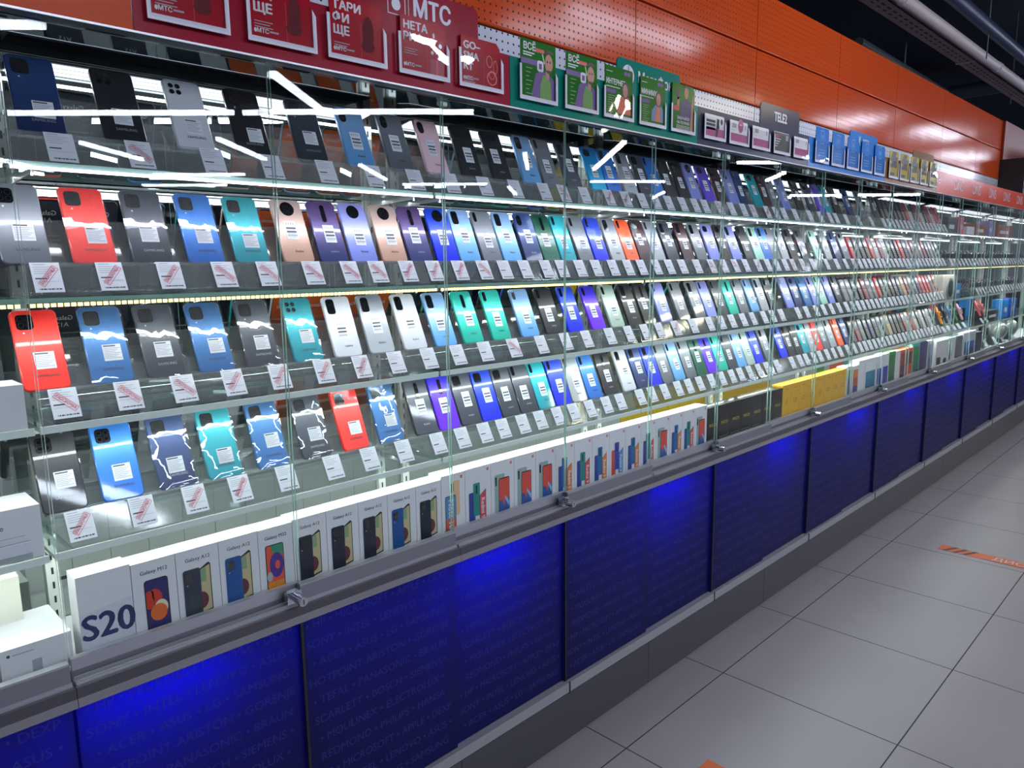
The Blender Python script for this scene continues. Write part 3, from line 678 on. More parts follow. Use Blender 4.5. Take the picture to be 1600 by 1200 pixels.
# price tags on the front lips of the stands
def price_tag():
    m_ = MB(); w, h = 0.044, 0.056
    m_.slab([(-w / 2, -h), (w / 2, -h), (w / 2, 0), (-w / 2, 0)], -0.0006, 0, PAPER); y = -0.0008
    for i, (a, b, th, mt) in enumerate(((0.003, 0.018, .0014, GINK), (0.008, 0.030, .001, GINK), (0.012, 0.026, .001, GINK), (0.016, 0.032, .001, GINK), (0.020, 0.022, .001, GINK), (0.029, 0.018, .0026, INK), (0.036, 0.036, .0007, GINK))):
        m_.rect(-w / 2 + 0.004, -a - th, -w / 2 + 0.004 + b, -a, y, mt)
    x = -w / 2 + 0.007
    for i in range(9):
        q = 0.0012 + 0.0016 * ((i * 7) % 3); m_.rect(x, -0.0515, x + q, -0.0490, y, INK); x += q + 0.0010
    return m_
def stamp(rot):
    m_ = MB(); y = -0.0011; c, s_ = math.cos(math.radians(rot)), math.sin(math.radians(rot))
    def P(a, b): return (0.002 + a * c - b * s_, -0.026 + a * s_ + b * c)
    L2, H2, e = 0.0215, 0.0058, 0.0008
    for (a0, b0, a1, b1) in ((-L2, -H2, L2, -H2 + e), (-L2, H2 - e, L2, H2), (-L2, -H2, -L2 + e, H2), (L2 - e, -H2, L2, H2)):
        m_.flat([P(a0, b0), P(a1, b0), P(a1, b1), P(a0, b1)], y, REDINK)
    vs, fs = text_geo('РАССРОЧКА', 0.015); wd = max(v[0] for v in vs) - min(v[0] for v in vs)
    m_.text('РАССРОЧКА', 0.002, -0.026, 0.0085, y, REDINK, 0.015, rot, sx=0.038 / (wd * 0.0085))
    return m_
TAGS.sort(key=lambda q: q[1])
for n, (r, x, what, st) in enumerate(TAGS[:300]):
    lab = f"{'red-stamped white' if st else 'white'} price tag below the {what}, {SHN[r]} shelf, under {under(x)} banner"
    if lab in LABELS:
        ii = sum(1 for q in TAGS[:n] if q[0] == r) + 1
        lab = f"{'red-stamped white' if st else 'white'} price tag, {ORD[ii]} tag from the left on the {SHN[r]} shelf"
    t = thing('price_tag', lab, 'price tag', (x, 0.0805, ZB[r] + 0.006), (math.radians(-27), 0, R.uniform(-0.03, 0.03)), 'price tags on the shelf fronts')
    obj('paper_card', shared('price_tag', price_tag), t)
    if st: o = obj('red_stamp', shared('stamp%d' % (n % 2), lambda n=n: stamp(-46 if n % 2 else 52)), t); o['label'] = 'slanted red framed stamp'
rest = MB()
for (r, x, what, st) in TAGS[300:]:
    c, s_ = math.cos(math.radians(27)), math.sin(math.radians(27)); z = ZB[r] + 0.006
    rest.add([(x - .022, 0.0803, z), (x + .022, 0.0803, z), (x + .022, 0.0803 - .056 * s_, z - .056 * c), (x - .022, 0.0803 - .056 * s_, z - .056 * c)], [(3, 2, 1, 0)], PAPER)
if TAGS[300:]: tag(obj('distant_price_tags', rest), 'dense rows of small white price tags below the far keypad phones', 'price tags', kind='stuff')

# ------------------------------------------------------------------ boxed phones along the base
def boxmesh(w, h, d, side=WHITE, back=None, top=None):
    m_ = MB(); e = {3: back or side, 1: top or side}
    m_.box(0, 0, 0, w, d, h, side, e)
    m_.rect(w * .25, 0, w * .25 + .0001, 0.0001, -0.0001, side)
    return m_
def art_a12(c, w, h):
    y = -0.0004; m_ = MB()
    m_.text('Galaxy A12', w / 2, h - 0.022, 0.0105, y, INK, 0.012)
    a = mat('art_gold', '#b9ac82', 0.5); g = mat('art_green', '#7f9a72', 0.5); wn = mat('art_wine', '#5a2030', 0.5); pc = mat('art_' + c, {'grey': '#333b48', 'blue': '#0e4f92', 'dark': '#1b2434'}[c], 0.35, 0.2)
    m_.flat([(0.034, 0.014), (0.066, 0.020), (0.066, 0.117), (0.062, 0.121), (0.046, 0.112), (0.034, 0.110)], y, BLACKM)
    m_.flat([(0.036, 0.018), (0.064, 0.023), (0.064, 0.116), (0.046, 0.109), (0.036, 0.107)], y * 1.5, a)
    m_.flat([(0.036, 0.084), (0.056, 0.082), (0.056, 0.112), (0.046, 0.109), (0.036, 0.107)], y * 2, g)
    m_.flat(ell(0.044, 0.045, 0.014, 0.018), y * 2.2, wn)
    m_.flat(rr(0.011, 0.003, 0.045, 0.115, 0.005), y * 2.6, pc)
    m_.flat(rr(0.016, 0.088, 0.029, 0.108, 0.003), y * 3, BLACKGL)
    m_.flat(ell(0.0185, 0.083, 0.0012, n=8), y * 3, WHITE)
    return m_
def art_m12(w, h):
    y = -0.0004; m_ = MB().text('Galaxy M12', w / 2, h - 0.022, 0.0105, y, INK, 0.012)
    m_.flat(rr(0.020, 0.004, 0.064, 0.118, 0.006), y, BLACKM); m_.flat(rr(0.022, 0.006, 0.062, 0.116, 0.005), y * 1.5, mat('art_indigo', '#22205e', 0.4))
    m_.flat(ell(0.0365, 0.078, 0.0145, 0.02, 20, -90, 110), y * 2, mat('art_red', '#c23222', 0.4)); m_.flat(rr(0.022, 0.060, 0.036, 0.096, 0.004), y * 2, mat('art_red', '#c23222', 0.4))
    m_.flat(ell(0.048, 0.058, 0.0125, 0.016, 22), y * 2.4, mat('art_cream', '#d8cfae', 0.4)); m_.flat(ell(0.043, 0.050, 0.0155, 0.017, 22), y * 2.8, mat('art_amber', '#d4641c', 0.4))
    return m_
def art_m22(w, h):
    y = -0.0004; m_ = MB().text('Galaxy M22', w / 2, h - 0.022, 0.0105, y, INK, 0.012)
    m_.flat(rr(0.014, 0.003, 0.056, 0.117, 0.005), y, BLACKM); m_.flat(rr(0.016, 0.005, 0.054, 0.115, 0.004), y * 1.5, mat('art_coral', '#d8543a', 0.4))
    m_.flat([(0.026, 0.115), (0.054, 0.115), (0.054, 0.092), (0.030, 0.098)], y * 2, mat('art_jade', '#2f8a6a', 0.4))
    m_.flat(ell(0.038, 0.070, 0.016, 0.028, 24), y * 2.4, mat('art_violet', '#4a2a86', 0.4)); m_.flat(ell(0.040, 0.070, 0.006, 0.010, 7), y * 2.8, mat('art_coral', '#d8543a', 0.4))
    m_.rect(0.016, 0.006, 0.054, 0.034, y * 2, mat('art_amber2', '#d88a2a', 0.4)); m_.flat(ell(0.021, 0.047, 0.0065, 0.011, 16), y * 3, mat('art_ash', '#a8a4a4', 0.4))
    return m_
def mi(m_, w, h, y): m_.flat(rr(w - 0.016, h - 0.017, w - 0.008, h - 0.009, 0.002), y, mat('mi_red', '#d83a20', 0.4)); m_.text('mi', w - 0.012, h - 0.013, 0.006, y * 2, WHITE, 0.01)
def art_note(w, h):
    y = -0.0004; m_ = MB(); mi(m_, w, h, y)
    m_.flat(rr(0.028, 0.050, 0.062, 0.145, 0.004), y, mat('art_peach', '#d8b08c', 0.4)); m_.flat(rr(0.031, 0.115, 0.041, 0.141, 0.003), y * 1.5, BLACKGL)
    m_.flat(rr(0.012, 0.008, 0.048, 0.108, 0.004), y * 2, BLACKM); m_.flat(rr(0.0135, 0.010, 0.0465, 0.045, 0.003), y * 2.5, mat('art_brick', '#c8573c', 0.4)); m_.rect(0.0135, 0.040, 0.0465, 0.106, y * 2.4, mat('art_sky', '#4f86b8', 0.4))
    m_.text('Note 10', 0.030, 0.058, 0.025, y * 3, WHITE, 0.015, -90, 0.95)
    return m_
def art_trio(w, h, v):
    y = -0.0004; m_ = MB(); mi(m_, w, h, y)
    cs = [('#2a3a8c', '#12807c', '#c84a50'), ('#27408e', '#16649c', '#d07a3a'), ('#c84a3c', '#2440a0', '#4f8ac0')][v]
    a, b, c = [mat('art_trio%d%d' % (v, i), q, 0.35) for i, q in enumerate(cs)]
    m_.flat(rr(0.012, 0.014, 0.034, 0.098, 0.003), y, a); m_.flat(rr(0.028, 0.030, 0.052, 0.122, 0.003), y * 1.6, b)
    m_.flat(rr(0.037, 0.092, 0.042, 0.116, 0.002), y * 2, BLACKGL)
    m_.flat([(0.050, 0.006), (0.074, 0.012), (0.074, 0.100), (0.050, 0.084)], y * 2.2, BLACKM); m_.flat([(0.0512, 0.009), (0.0728, 0.0145), (0.0728, 0.098), (0.0512, 0.083)], y * 2.6, c)
    m_.text('Redmi 9', 0.062, 0.048, 0.0185, y * 3, WHITE, 0.015, -90, 0.95)
    return m_
def art_9a(w, h):
    y = -0.0004; m_ = MB(); mi(m_, w, h, y)
    m_.flat(rr(0.012, 0.018, 0.052, 0.128, 0.005), y, mat('art_sage', '#8fa6a4', 0.4)); m_.flat(rr(0.015, 0.096, 0.021, 0.122, 0.003), y * 1.5, BLACKGL)
    m_.flat(rr(0.028, 0.006, 0.070, 0.116, 0.005), y * 2, BLACKM); m_.flat(rr(0.0295, 0.009, 0.0685, 0.062, 0.004), y * 2.5, mat('art_ocean', '#2d5296', 0.4))
    m_.rect(0.0295, 0.052, 0.0685, 0.113, y * 2.6, mat('art_flame', '#cf4a3c', 0.4)); m_.flat([(0.040, 0.056), (0.048, 0.034), (0.054, 0.056)], y * 2.8, mat('art_flame', '#cf4a3c', 0.4))
    m_.flat([(0.050, 0.056), (0.066, 0.030), (0.0685, 0.044), (0.052, 0.064)], y * 3, mat('art_ice', '#7fb0d8', 0.4))
    return m_
POCOY = mat('poco_yellow', '#f0c400', 0.45); POCOK = mat('poco_black', '#14161c', 0.35, 0, 0.2)
def art_poco(w, h):
    y = -0.0004; return MB().text('POCO', w / 2, h * 0.52, 0.017, y, mat('poco_text', '#c8b030', 0.4), 0.02, 0, 1.1).flat([(0.004, 0.022), (w - 0.02, 0.022), (w - 0.006, 0.036), (w - 0.006, 0.037), (w - 0.021, 0.0235), (0.004, 0.0235)], y, GINK)
YEL = mat('realme_yellow', '#dca818', 0.45)
def art_c25(w, h, tx): return MB().text(tx, w / 2, h * 0.5, 0.026, -0.0004, mat('yellow_ink', '#6a5a18', 0.5), 0.0).rect(w * .3, h - .02, w * .7, h - .018, -0.0004, mat('yellow_ink', '#6a5a18', 0.5))
def art_plain(cols):
    def f(w, h):
        m_ = MB(); y = -0.0004
        for i, c in enumerate(cols): m_.rect(w * .12, 0.01 + (h - .03) * i / len(cols), w * .9, 0.01 + (h - .03) * (i + 1) / len(cols), y, mat('art_' + c.strip('#'), c, 0.4))
        return m_
    return f
EX = [0.322, 0.414, 0.495, 0.58, 0.664, 0.744, 0.827, 0.912, 0.995, 1.081, 1.163, 1.245, 1.34, 1.43, 1.52, 1.607, 1.694, 1.781, 1.87, 1.96, 2.048, 2.136, 2.225, 2.309, 2.393, 2.48, 2.571, 2.662, 2.751, 2.844, 2.935, 3.033, 3.124, 3.214, 3.301, 3.388, 3.485, 3.58, 3.675, 3.765, 3.85, 3.935, 4.021, 4.103, 4.284, 4.374, 4.477, 4.584, 4.67, 4.764, 4.893, 5.028, 5.182, 5.303]
def bx(i, kind, label, h, art=None, side=WHITE, back=None, d=0.052, y=0.042, x0=None, x1=None, z=0.792):
    a = EX[i] if x0 is None else x0; b = EX[i + 1] if x1 is None else x1; w = b - a - 0.0012
    t = thing('phone_box', label, 'box', (a, y, z), group='boxed phones on the base board')
    obj('carton', boxmesh(w, h, d, side, back), t)
    o = MB().rect(w * .2, h + .0003, w * .2 + .03, h + .0003, d * .5, GINK)
    if side is WHITE:
        m_ = MB()
        m_.add([(w * .2, d * .35, h + .0003), (w * .75, d * .35, h + .0003), (w * .75, d * .5, h + .0003), (w * .2, d * .5, h + .0003)], [(0, 1, 2, 3)], mat('top_print', '#cfcfd2', 0.5))
        m_.add([(w * .7, d + .0003, .012), (w * .9, d + .0003, .012), (w * .9, d + .0003, .02), (w * .7, d + .0003, .02)], [(3, 2, 1, 0)], INK)
        obj('small_print', m_, t)
    if art: obj('printed_front', art(w, h), t)
    return t
def art_s20(w, h):
    m_ = MB(); y = -0.0004; m_.flat([(0.001, 0.001), (w - .001, 0.001), (w - .001, h * .62), (0.001, h * .55)], y, mat('art_haze', '#c6ccd6', 0.5))
    m_.text('S20', w * .52, h * .36, 0.066, y * 2, mat('s20_ink', '#1c2a5c', 0.4), 0.03, 0, 0.95); return m_
bx(0, 's20', 'white phone box with large navy S20 numerals, leftmost of the front row', 0.160, art_s20)
bx(1, 'm12', 'white phone box with indigo screen and orange planet, right of the S20 box', 0.156, art_m12)
bx(2, 'a12', 'white phone box showing grey phone, left of the blue phone box', 0.156, lambda w, h: art_a12('grey', w, h))
bx(3, 'a12', 'white phone box showing blue phone, left of the coral ring picture box', 0.156, lambda w, h: art_a12('blue', w, h))
bx(4, 'm22', 'white phone box with coral screen and purple ring picture', 0.155, art_m22)
for i, (c, w_) in zip(range(5, 10), (('dark', 'directly right of the purple ring box'), ('dark', 'second right of the purple ring box'), ('dark', 'third right of the purple ring box'), ('blue', 'two left of the Note 10 box'), ('dark', 'directly left of the Note 10 box'))):
    bx(i, 'a12', f'white phone box showing {c} phone, {w_}', 0.158, lambda w, h, c=c: art_a12(c, w, h))
bx(10, 'note', 'white phone box with vertical Note 10 lettering on its picture', 0.165, art_note)
seqb = [0, 'a', 'a', 'a', 1, 0, 1, 2, 1, 0, 'a', 1, 0, 'a']
wh = ['right of the Note 10 box', 'second right of the Note 10 box', 'third right of the Note 10 box', 'fourth right of the Note 10 box', 'just left of the second lock', 'just right of the second lock', 'second right of the second lock',
      'third right of the second lock', 'fifth left of the green-black seam', 'under the yellow shelf reflections', 'fourth left of the black boxes', 'third left of the black boxes', 'second left of the black boxes', 'directly left of the black boxes']
for n, (s_, w_) in enumerate(zip(seqb, wh)):
    if s_ == 'a': bx(11 + n, 'r', f'white phone box with red and blue screen picture, {w_}', 0.166, art_9a)
    else: bx(11 + n, 'r', f"white phone box with three {('blue teal red', 'navy blue amber', 'red and blue')[s_]} phones, {w_}", 0.166, lambda w, h, v=s_: art_trio(w, h, v))
for n in range(7): bx(25 + n, 'p', f'black phone box with yellow letters, {ORD[n + 1]} from the left of the seven', 0.150, art_poco, POCOK, POCOY)
for n in range(8): bx(32 + n, 'c', f'yellow phone box, {ORD[n + 1]} from the left in the yellow row', 0.158, lambda w, h, n=n: art_c25(w, h, '8' if n == 0 else 'C25' if n % 2 else 'C21'), YEL, YEL)
bx(40, 'v', 'slim white box with green and purple picture right of the yellow boxes', 0.165, art_plain(['#3a3f9a', '#5a3f9a', '#3f8a4a']))
bx(41, 'v', 'slim white box with orange and purple picture beside the large white box', 0.160, art_plain(['#3a2f7a', '#b0532a', '#d8782a']))
bx(42, 'v', 'wide plain white box under the blue banner', 0.180, art_plain(['#d8d8de']))
bx(43, 'v', 'white box with teal stripe left of the navy boxes', 0.180, art_plain(['#1d6a8a', '#2b7fa0', '#e0e0e4']))
bx(44, 'v', 'white-topped navy box, left one of the navy pair', 0.178, art_plain(['#1c2c8a', '#1c2c8a', '#d6d8e0']))
bx(45, 'v', 'white-topped deep blue box, right one of the navy pair', 0.182, art_plain(['#3a2c9a', '#1b2aa4', '#d6d8e0']))
GRN = mat('box_green', '#3c9a2c', 0.45); ORB = mat('box_orange', '#ee5a1e', 0.45)
bx(46, 'v', 'green box with lime top left of the plain white box', 0.185, art_plain(['#1f5a38', '#2f7a3c']), GRN)
bx(47, 'v', 'plain white box between the green and orange boxes', 0.180)
bx(48, 'v', 'orange box with dark picture, left of the orange pair', 0.178, art_plain(['#2c2f3a', '#8a4a2a']), ORB)
bx(49, 'v', 'orange box, right of the orange pair', 0.178, art_plain(['#d04c1c', '#5a3a2c']), ORB)
bx(50, 'v', 'tall green box with pale blue top right of the orange boxes', 0.198, art_plain(['#0f5a48', '#1c7a34', '#2c8a3c']), mat('box_teal', '#5ab8b0', 0.4))
bx(51, 'v', 'purple box beside the tall green box', 0.195, art_plain(['#35204a', '#4a3070']), mat('box_purple', '#4b3a6a', 0.45))
bx(52, 'v', 'slim lilac box left of the large white boxes', 0.19, art_plain(['#5a5478', '#8a86a4']))
def bigbox(x0, x1, h, y, d, label, art=None, side=WHITE): bx(0, 'b', label, h, art, side, x0=x0, x1=x1, y=y, d=d)
bigbox(5.40, 5.85, 0.17, 0.05, 0.09, 'large white box with two dark cutout pictures near the far end', lambda w, h: MB().flat(rr(w * .05, .01, w * .25, .06, .01), -.0004, BLACKM).flat(rr(w * .38, .01, w * .55, .045, .02), -.0004, BLACKM).flat(rr(w * .68, .02, w * .82, .09, .02), -.0004, BLACKM))
bigbox(5.5, 6.15, 0.198, 0.155, 0.1, 'tall white box standing behind the large cutout picture box')
bigbox(5.88, 6.02, 0.17, 0.05, 0.08, 'slim grey box between the large white boxes', None, mat('box_grey', '#6a6e76', 0.5))
bigbox(6.04, 6.38, 0.18, 0.05, 0.09, 'white box with blue picture near the far end', art_plain(['#24336a', '#2a5ab4', '#c8ccd8']))
bigbox(6.16, 6.75, 0.196, 0.17, 0.09, 'broad white box with red emblem at the back of the base', lambda w, h: MB().rect(w * .1, h - .05, w * .2, h - .015, -.0004, mat('mi_red', '#d83a20', 0.4)))
bigbox(6.40, 6.56, 0.16, 0.05, 0.06, 'narrow dark blue box beside the blue picture box', None, mat('box_ink', '#1f2740', 0.4))

# charger boxes in the left end module
t = thing('charger_box', 'large white charger box standing on the base at the left edge', 'box', (-0.16, 0.045, 0.792), group='white charger boxes'); obj('carton', boxmesh(0.352, 0.064, 0.05), t)
for xx in (0.18, 0.27): obj('printed_adapter', MB().rect(xx, 0.02, xx + .02, .04, -.0004, GINK).rect(xx + .003, .04, xx + .017, .048, -.0005, PAPER), t)
t = thing('charger_box', 'white charger box with price, pressed against the S20 box', 'box', (0.20, 0.045, 0.792), group='white charger boxes'); obj('carton', boxmesh(0.108, 0.066, 0.15), t)
obj('print', MB().flat(ell(.012, .054, .0028, n=12), -.0004, INK).rect(.018, .0525, .05, .0545, -.0004, GINK).rect(.045, .012, .06, .035, -.0004, GINK).text('1 999 р.', .085, .006, .008, -.0004, INK, .01), t)
t = thing('charger_box', 'pale boxed stack leaning against the mirror in the left module', 'box', (-0.1, 0.16, 0.792), group='white charger boxes'); obj('carton', boxmesh(0.36, 0.15, 0.10, mat('pale_card', '#d6d6c8', 0.5)), t)
t = thing('charger_box', 'white box with 7 499 price standing on the bottom shelf at left edge', 'box', (0.02, 0.06, ZS[3]), group='white charger boxes'); obj('carton', boxmesh(0.266, 0.092, 0.10), t)
obj('print', MB().rect(.0, .025, .2, .030, -.0004, mat('violet_stripe', '#4a4488', 0.5)).rect(0, .042, .24, .043, -.0004, GINK).text('7 499 р.', .225, .022, .009, -.0006, INK, .01).text('fuse', .2, .062, .013, -.0004, INK, .01), t)
t = thing('price_card', 'clear price card holder before the 7 499 box', 'price tag', (0.205, 0.054, ZS[3])); obj('card', MB().slab([(0, 0.012), (0.062, 0.012), (0.062, 0.032), (0, 0.032)], -.001, 0, PAPER), t); obj('holder', MB().box(0, 0.0, 0, .062, .001, .034, ACRYL), t)
t = thing('charger_box', 'grey-white box on the third shelf at the left edge', 'box', (0.02, 0.055, ZS[2]), group='white charger boxes'); obj('carton', boxmesh(0.262, 0.076, 0.08), t)
t = thing('charger_box', 'small white box resting behind the grey-white box on third shelf', 'box', (0.05, 0.16, ZS[2]), group='white charger boxes'); obj('carton', boxmesh(0.20, 0.10, 0.07), t)
for r, c in ((0, 'blue-backed'), (1, 'dark')):
    t = thing('tablet', f'{c} tablet leaning on the {SHN[r]} shelf at the left edge', 'tablet', (0.10, 0.11, ZB[r]), (TILT, 0, 0)); obj('body', MB().slab(rr(0, 0, 0.20, 0.15, 0.01), -0.009, 0, phone_mat('navy' if r == 0 else 'dark grey', *PC['navy' if r == 0 else 'dark grey']), back=BLACKGL, bev=.001), t)
    obj('camera', MB().flat(ell(.02, .13, .006), -.0095, LENS), t)

# far accessories past the keypad phones
def watch(x, y, z, c, label):
    t = thing('smart_watch', label, 'watch', (x, y, z), (0, 0, R.uniform(-.2, .2)), 'watches on show'); m_ = mat('strap_' + c.strip('#'), c, 0.5)
    loop = MB(); prof = [(0.055 + 0.03 * math.cos(a) * -1, 0.045 + 0.042 * math.sin(a)) for a in [2 * math.pi * i / 16 for i in range(17)]]
    loop.prism(prof, -0.011, 0.011, m_); obj('strap', loop, t)
    obj('case', MB().slab(rr(-0.017, 0.028, 0.017, 0.064, 0.008), 0.014, 0.026, BLACKGL, bev=.002), t)
for r, n0, n1, cs, w in ((1, 5.62, 8.1, ['#17181c', '#2a2c34', '#17181c', '#5a5c66'], 'second'), (2, 6.35, 8.0, ['#17181c', '#2a2c34', '#6a1f28'], 'third')):
    x = n0; i = 0
    while x < n1:
        watch(x, 0.085, ZS[r] + 0.03, cs[i % len(cs)], f'dark watch on a loop strap, {ORD[i + 1]} from the left on the {w} shelf')
        c_ = thing('price_card', f'white price card below the {ORD[i + 1]} watch of the {w} shelf', 'price tag', (x, 0.07, ZS[r] + 0.055), (math.radians(-27), 0, 0), 'price cards of the watches')
        obj('card', shared('price_tag', price_tag), c_); x += 0.092; i += 1
for i, (x, c, nm) in enumerate(((5.62, '#e89020', 'orange'), (5.74, '#23304a', 'navy'), (5.86, '#4f7ab0', 'blue'), (5.98, '#4a7a38', 'green'), (6.12, '#d49ab0', 'pink'), (6.62, '#e85060', 'red'), (6.75, '#d86a6a', 'coral'))):
    t = thing('kids_watch', f'{nm} children watch with loop strap on the bottom shelf', 'watch', (x, 0.09, ZB[3]), (TILT, 0, 0), 'children watches'); m_ = mat('kw' + nm, c, 0.5)
    obj('strap', MB().slab(rr(-0.014, 0, 0.014, 0.13, 0.013), -0.012, 0, m_, bev=.003), t); obj('dial', MB().slab(ell(0, 0.07, 0.024, n=20), -0.02, -0.012, m_), t); obj('face', MB().flat(ell(0, 0.07, 0.017, n=20), -0.0205, BLACKGL), t)
    tag(obj('price_card', MB().slab([(-.03, 0), (.03, 0), (.03, .045), (-.03, .045)], -.001, 0, PAPER), None, (x + .01, 0.062, ZS[3] + .004), (math.radians(-35), 0, 0)), f'white price card in front of the {nm} children watch', 'price tag', 'price cards of the children watches')
t = thing('toy_washer', 'white appliance-shaped stand with a round dark opening, third shelf', 'stand', (5.58, 0.09, ZS[2]))
obj('casing', MB().slab(rr(0, 0, 0.30, 0.165, 0.02), 0, 0.08, mat('cream', '#cfcabe', 0.45), bev=.004), t); obj('ring', MB().slab(ell(0.17, 0.07, 0.075, n=28), -0.006, 0.0, ALU), t); obj('opening', MB().flat(ell(0.17, 0.07, 0.058, n=28), -0.0065, mat('deep_green', '#12352e', 0.2)), t)
for x, c, w_, h_, lab, r in ((5.95, '#1d6aa8', .12, .10, 'blue box right of the washer-shaped stand', 2), (5.63, '#24252c', .22, .11, 'black camera-like gadget on the top shelf', 0), (5.92, '#e8343c', .09, .12, 'bright red box on the top shelf near the far end', 0), (6.1, '#e2e2ea', .20, .06, 'low white box between red and brown boxes', 0),
                       (6.35, '#8a3c18', .30, .09, 'brown box on the top shelf near the far end', 0), (6.72, '#8a86c8', .16, .12, 'lilac box on the top shelf near the far end', 0), (7.0, '#a24a20', .5, .10, 'long brown carton on the top shelf at the far end', 0),
                       (7.45, '#1f86e0', .16, .15, 'bright blue box on the bottom shelf at the far end', 3), (7.7, '#1f4ec8', .22, .15, 'royal blue box on the bottom shelf at the far end', 3), (6.9, '#23252e', .4, .08, 'dark box on the bottom shelf before the blue boxes', 3)):
    m_ = mat('acc' + c.strip('#'), c, 0.4, 0, .3)
    t = thing('accessory_box', lab, 'box', (x, 0.10, ZS[r]), group='accessory boxes at the far end'); obj('carton', MB().box(0, 0, 0, w_, .09, h_, m_), t); obj('label_print', MB().rect(w_ * .15, h_ * .3, w_ * .7, h_ * .55, -.0004, PAPER), t)
for i, (x, y) in enumerate(((6.80, 0.07), (7.1, 0.07), (7.35, 0.07), (7.7, 0.07))):
    t = thing('price_stand', f'small black price stand on the base, {ORD[i + 1]} from the left of four', 'stand', (x, y, 0.792), (0, 0, 0), 'black price stands on the base')
    obj('wedge', MB().solid([(0, 0), (0.08, 0), (0.05, 0.09)], 0, 0.13, BLACKM), t); obj('card', MB().slab([(.02, .008), (.1, .008), (.1, .075), (.02, .075)], -.001, 0, PAPER), t, (0, -0.002, 0), (math.radians(-28), 0, 0))
for i, x in enumerate((7.45, 7.85)):
    t = thing('vr_headset', f"{('nearer', 'farther')[i]} grey rounded headset standing on the base at the far end", 'headset', (x, 0.15, 0.792), group='rounded headsets')
    obj('shell', MB().sph((0, 0, 0.094), 0.17, 0.085, 0.094, mat('shell_grey', '#7c8480', 0.25, 0, .5)), t); obj('band', MB().cyl((-.17, .02, .10), (-.17, .06, .10), .03, BLACKM), t)

# ------------------------------------------------------------------ banners and leaflets
def banner(x0, x1, col, name, h0=0.445, h1=0.785, hz=2.093, logo=None, metal=0.0):
    m_ = mat('banner_' + name, col, 0.2, 0, 0.0, spec=0.06); low = 2.015
    pts = [(x0, 1.893), (x1, 1.893), (x1, low)]
    a, b = x0 + h0, x0 + h1
    if h0: pts += [(b, low), (b, hz - 0.018), (b - 0.005, hz - 0.006), (b - 0.016, hz), (a + 0.016, hz), (a + 0.005, hz - 0.006), (a, hz - 0.018), (a, low)]
    pts += [(x0, low)]
    t = thing('shelf_banner', f'{name} sign banner along the top edge of the glass case', 'sign', (0, 0, 0), group='banners on the case top')
    mb = MB(); n = len(pts)      # concave outline: front built of two rectangles
    mb.box(x0 + .001, 0.0, 1.893, x1 - .001, 0.003, low, m_)
    if h0: mb.slab(rr(a, low - 0.03, b, hz, 0.016), -0.0005, 0.003, m_)
    obj('board', mb, t)
    if logo: obj('logo', logo(MB(), a, b), t)
    return t
SIL = mat('logo_silver', '#c6c6d4', 0.35)
Y = -0.0010
def logo_m(m_, a, b):
    m_.text('МТС', 1.142, 2.060, 0.054, Y, SIL, 0.035, 0, 0.92)
    for q in ((1.018, 2.035, 1.020, 2.090), (1.018, 2.035, 1.066, 2.037), (1.064, 2.035, 1.066, 2.090), (1.018, 2.088, 1.066, 2.090)): m_.rect(*q, Y, SIL)
    m_.flat(ell(1.040, 2.056, 0.012, 0.012, 16, 160, 380) + [(1.040, 2.085)], Y * 2, SIL); m_.rect(1.074, 2.036, 1.0755, 2.09, Y, SIL)
    return m_
def logo_g(m_, a, b):
    m_.flat(ell(1.890, 2.048, 0.030, n=28), Y, SIL); m_.rect(1.889, 2.03, 1.892, 2.075, Y * 2, mat('banner_green', '#0a7466'))
    for i in range(3): m_.flat(ell(1.897 + i * .006, 2.038, 0.002, n=8), Y * 2, mat('banner_green', '#0a7466'))
    m_.text('МегаФон', 2.035, 2.050, 0.044, Y, SIL, 0.02, 0, 0.98); return m_
def logo_t(m_, a, b): return m_.text('TELE2', (a + b) / 2, 2.052, 0.048, Y, SIL, 0.045, 0, 0.88)
def logo_y(m_, a, b): return m_.text('YOTA', 3.81, 2.053, 0.036, Y, SIL, 0.0, 0, 0.9).flat([(3.715, 2.075), (3.722, 2.055), (3.715, 2.034), (3.720, 2.034), (3.727, 2.052), (3.734, 2.034), (3.739, 2.034), (3.732, 2.055), (3.739, 2.075), (3.734, 2.075), (3.727, 2.058), (3.720, 2.075)], Y, SIL)
def logo_b(m_, a, b):
    for i in range(3): m_.rect(4.56, 2.035 + i * .018, 4.585, 2.045 + i * .018, Y, BLACKM)
    return m_.text('билайн', 4.68, 2.053, 0.034, Y, mat('tan_ink', '#5a4a3c', 0.5), 0.005)
banner(-0.60, 0.49, '#b8420c', 'plain orange', 0)
banner(0.49, 1.39, '#8c1a2e', 'red', 0.445, 0.793, 2.100, logo_m)
banner(1.39, 2.29, '#0a7466', 'green', 0.445, 0.785, 2.094, logo_g)
banner(2.29, 3.17, '#3b3e52', 'charcoal', 0.442, 0.780, 2.094, logo_t)
banner(3.17, 4.085, '#2470b8', 'blue', 0.44, 0.79, 2.092, logo_y)
banner(4.085, 4.965, '#7c5a3a', 'tan', 0.42, 0.79, 2.092, logo_b)
t = banner(4.965, 9.1, '#bc3814', 'lettered orange', 0)
lg = MB(); lg.flat(ell(5.01, 1.968, 0.026, n=20), Y, SIL).flat(ell(5.01, 1.968, 0.018, n=20), Y * 2, mat('banner_lettered orange', '#bc3814')).rect(4.99, 1.963, 5.03, 1.969, Y * 3, SIL)
for i in range(9): lg.text('DNS', 5.42 + i * 0.43, 1.955, 0.092, Y, mat('dns_silver', '#b8a8b8', 0.3), -0.012, 0, 1.15)
obj('lettering', lg, t)

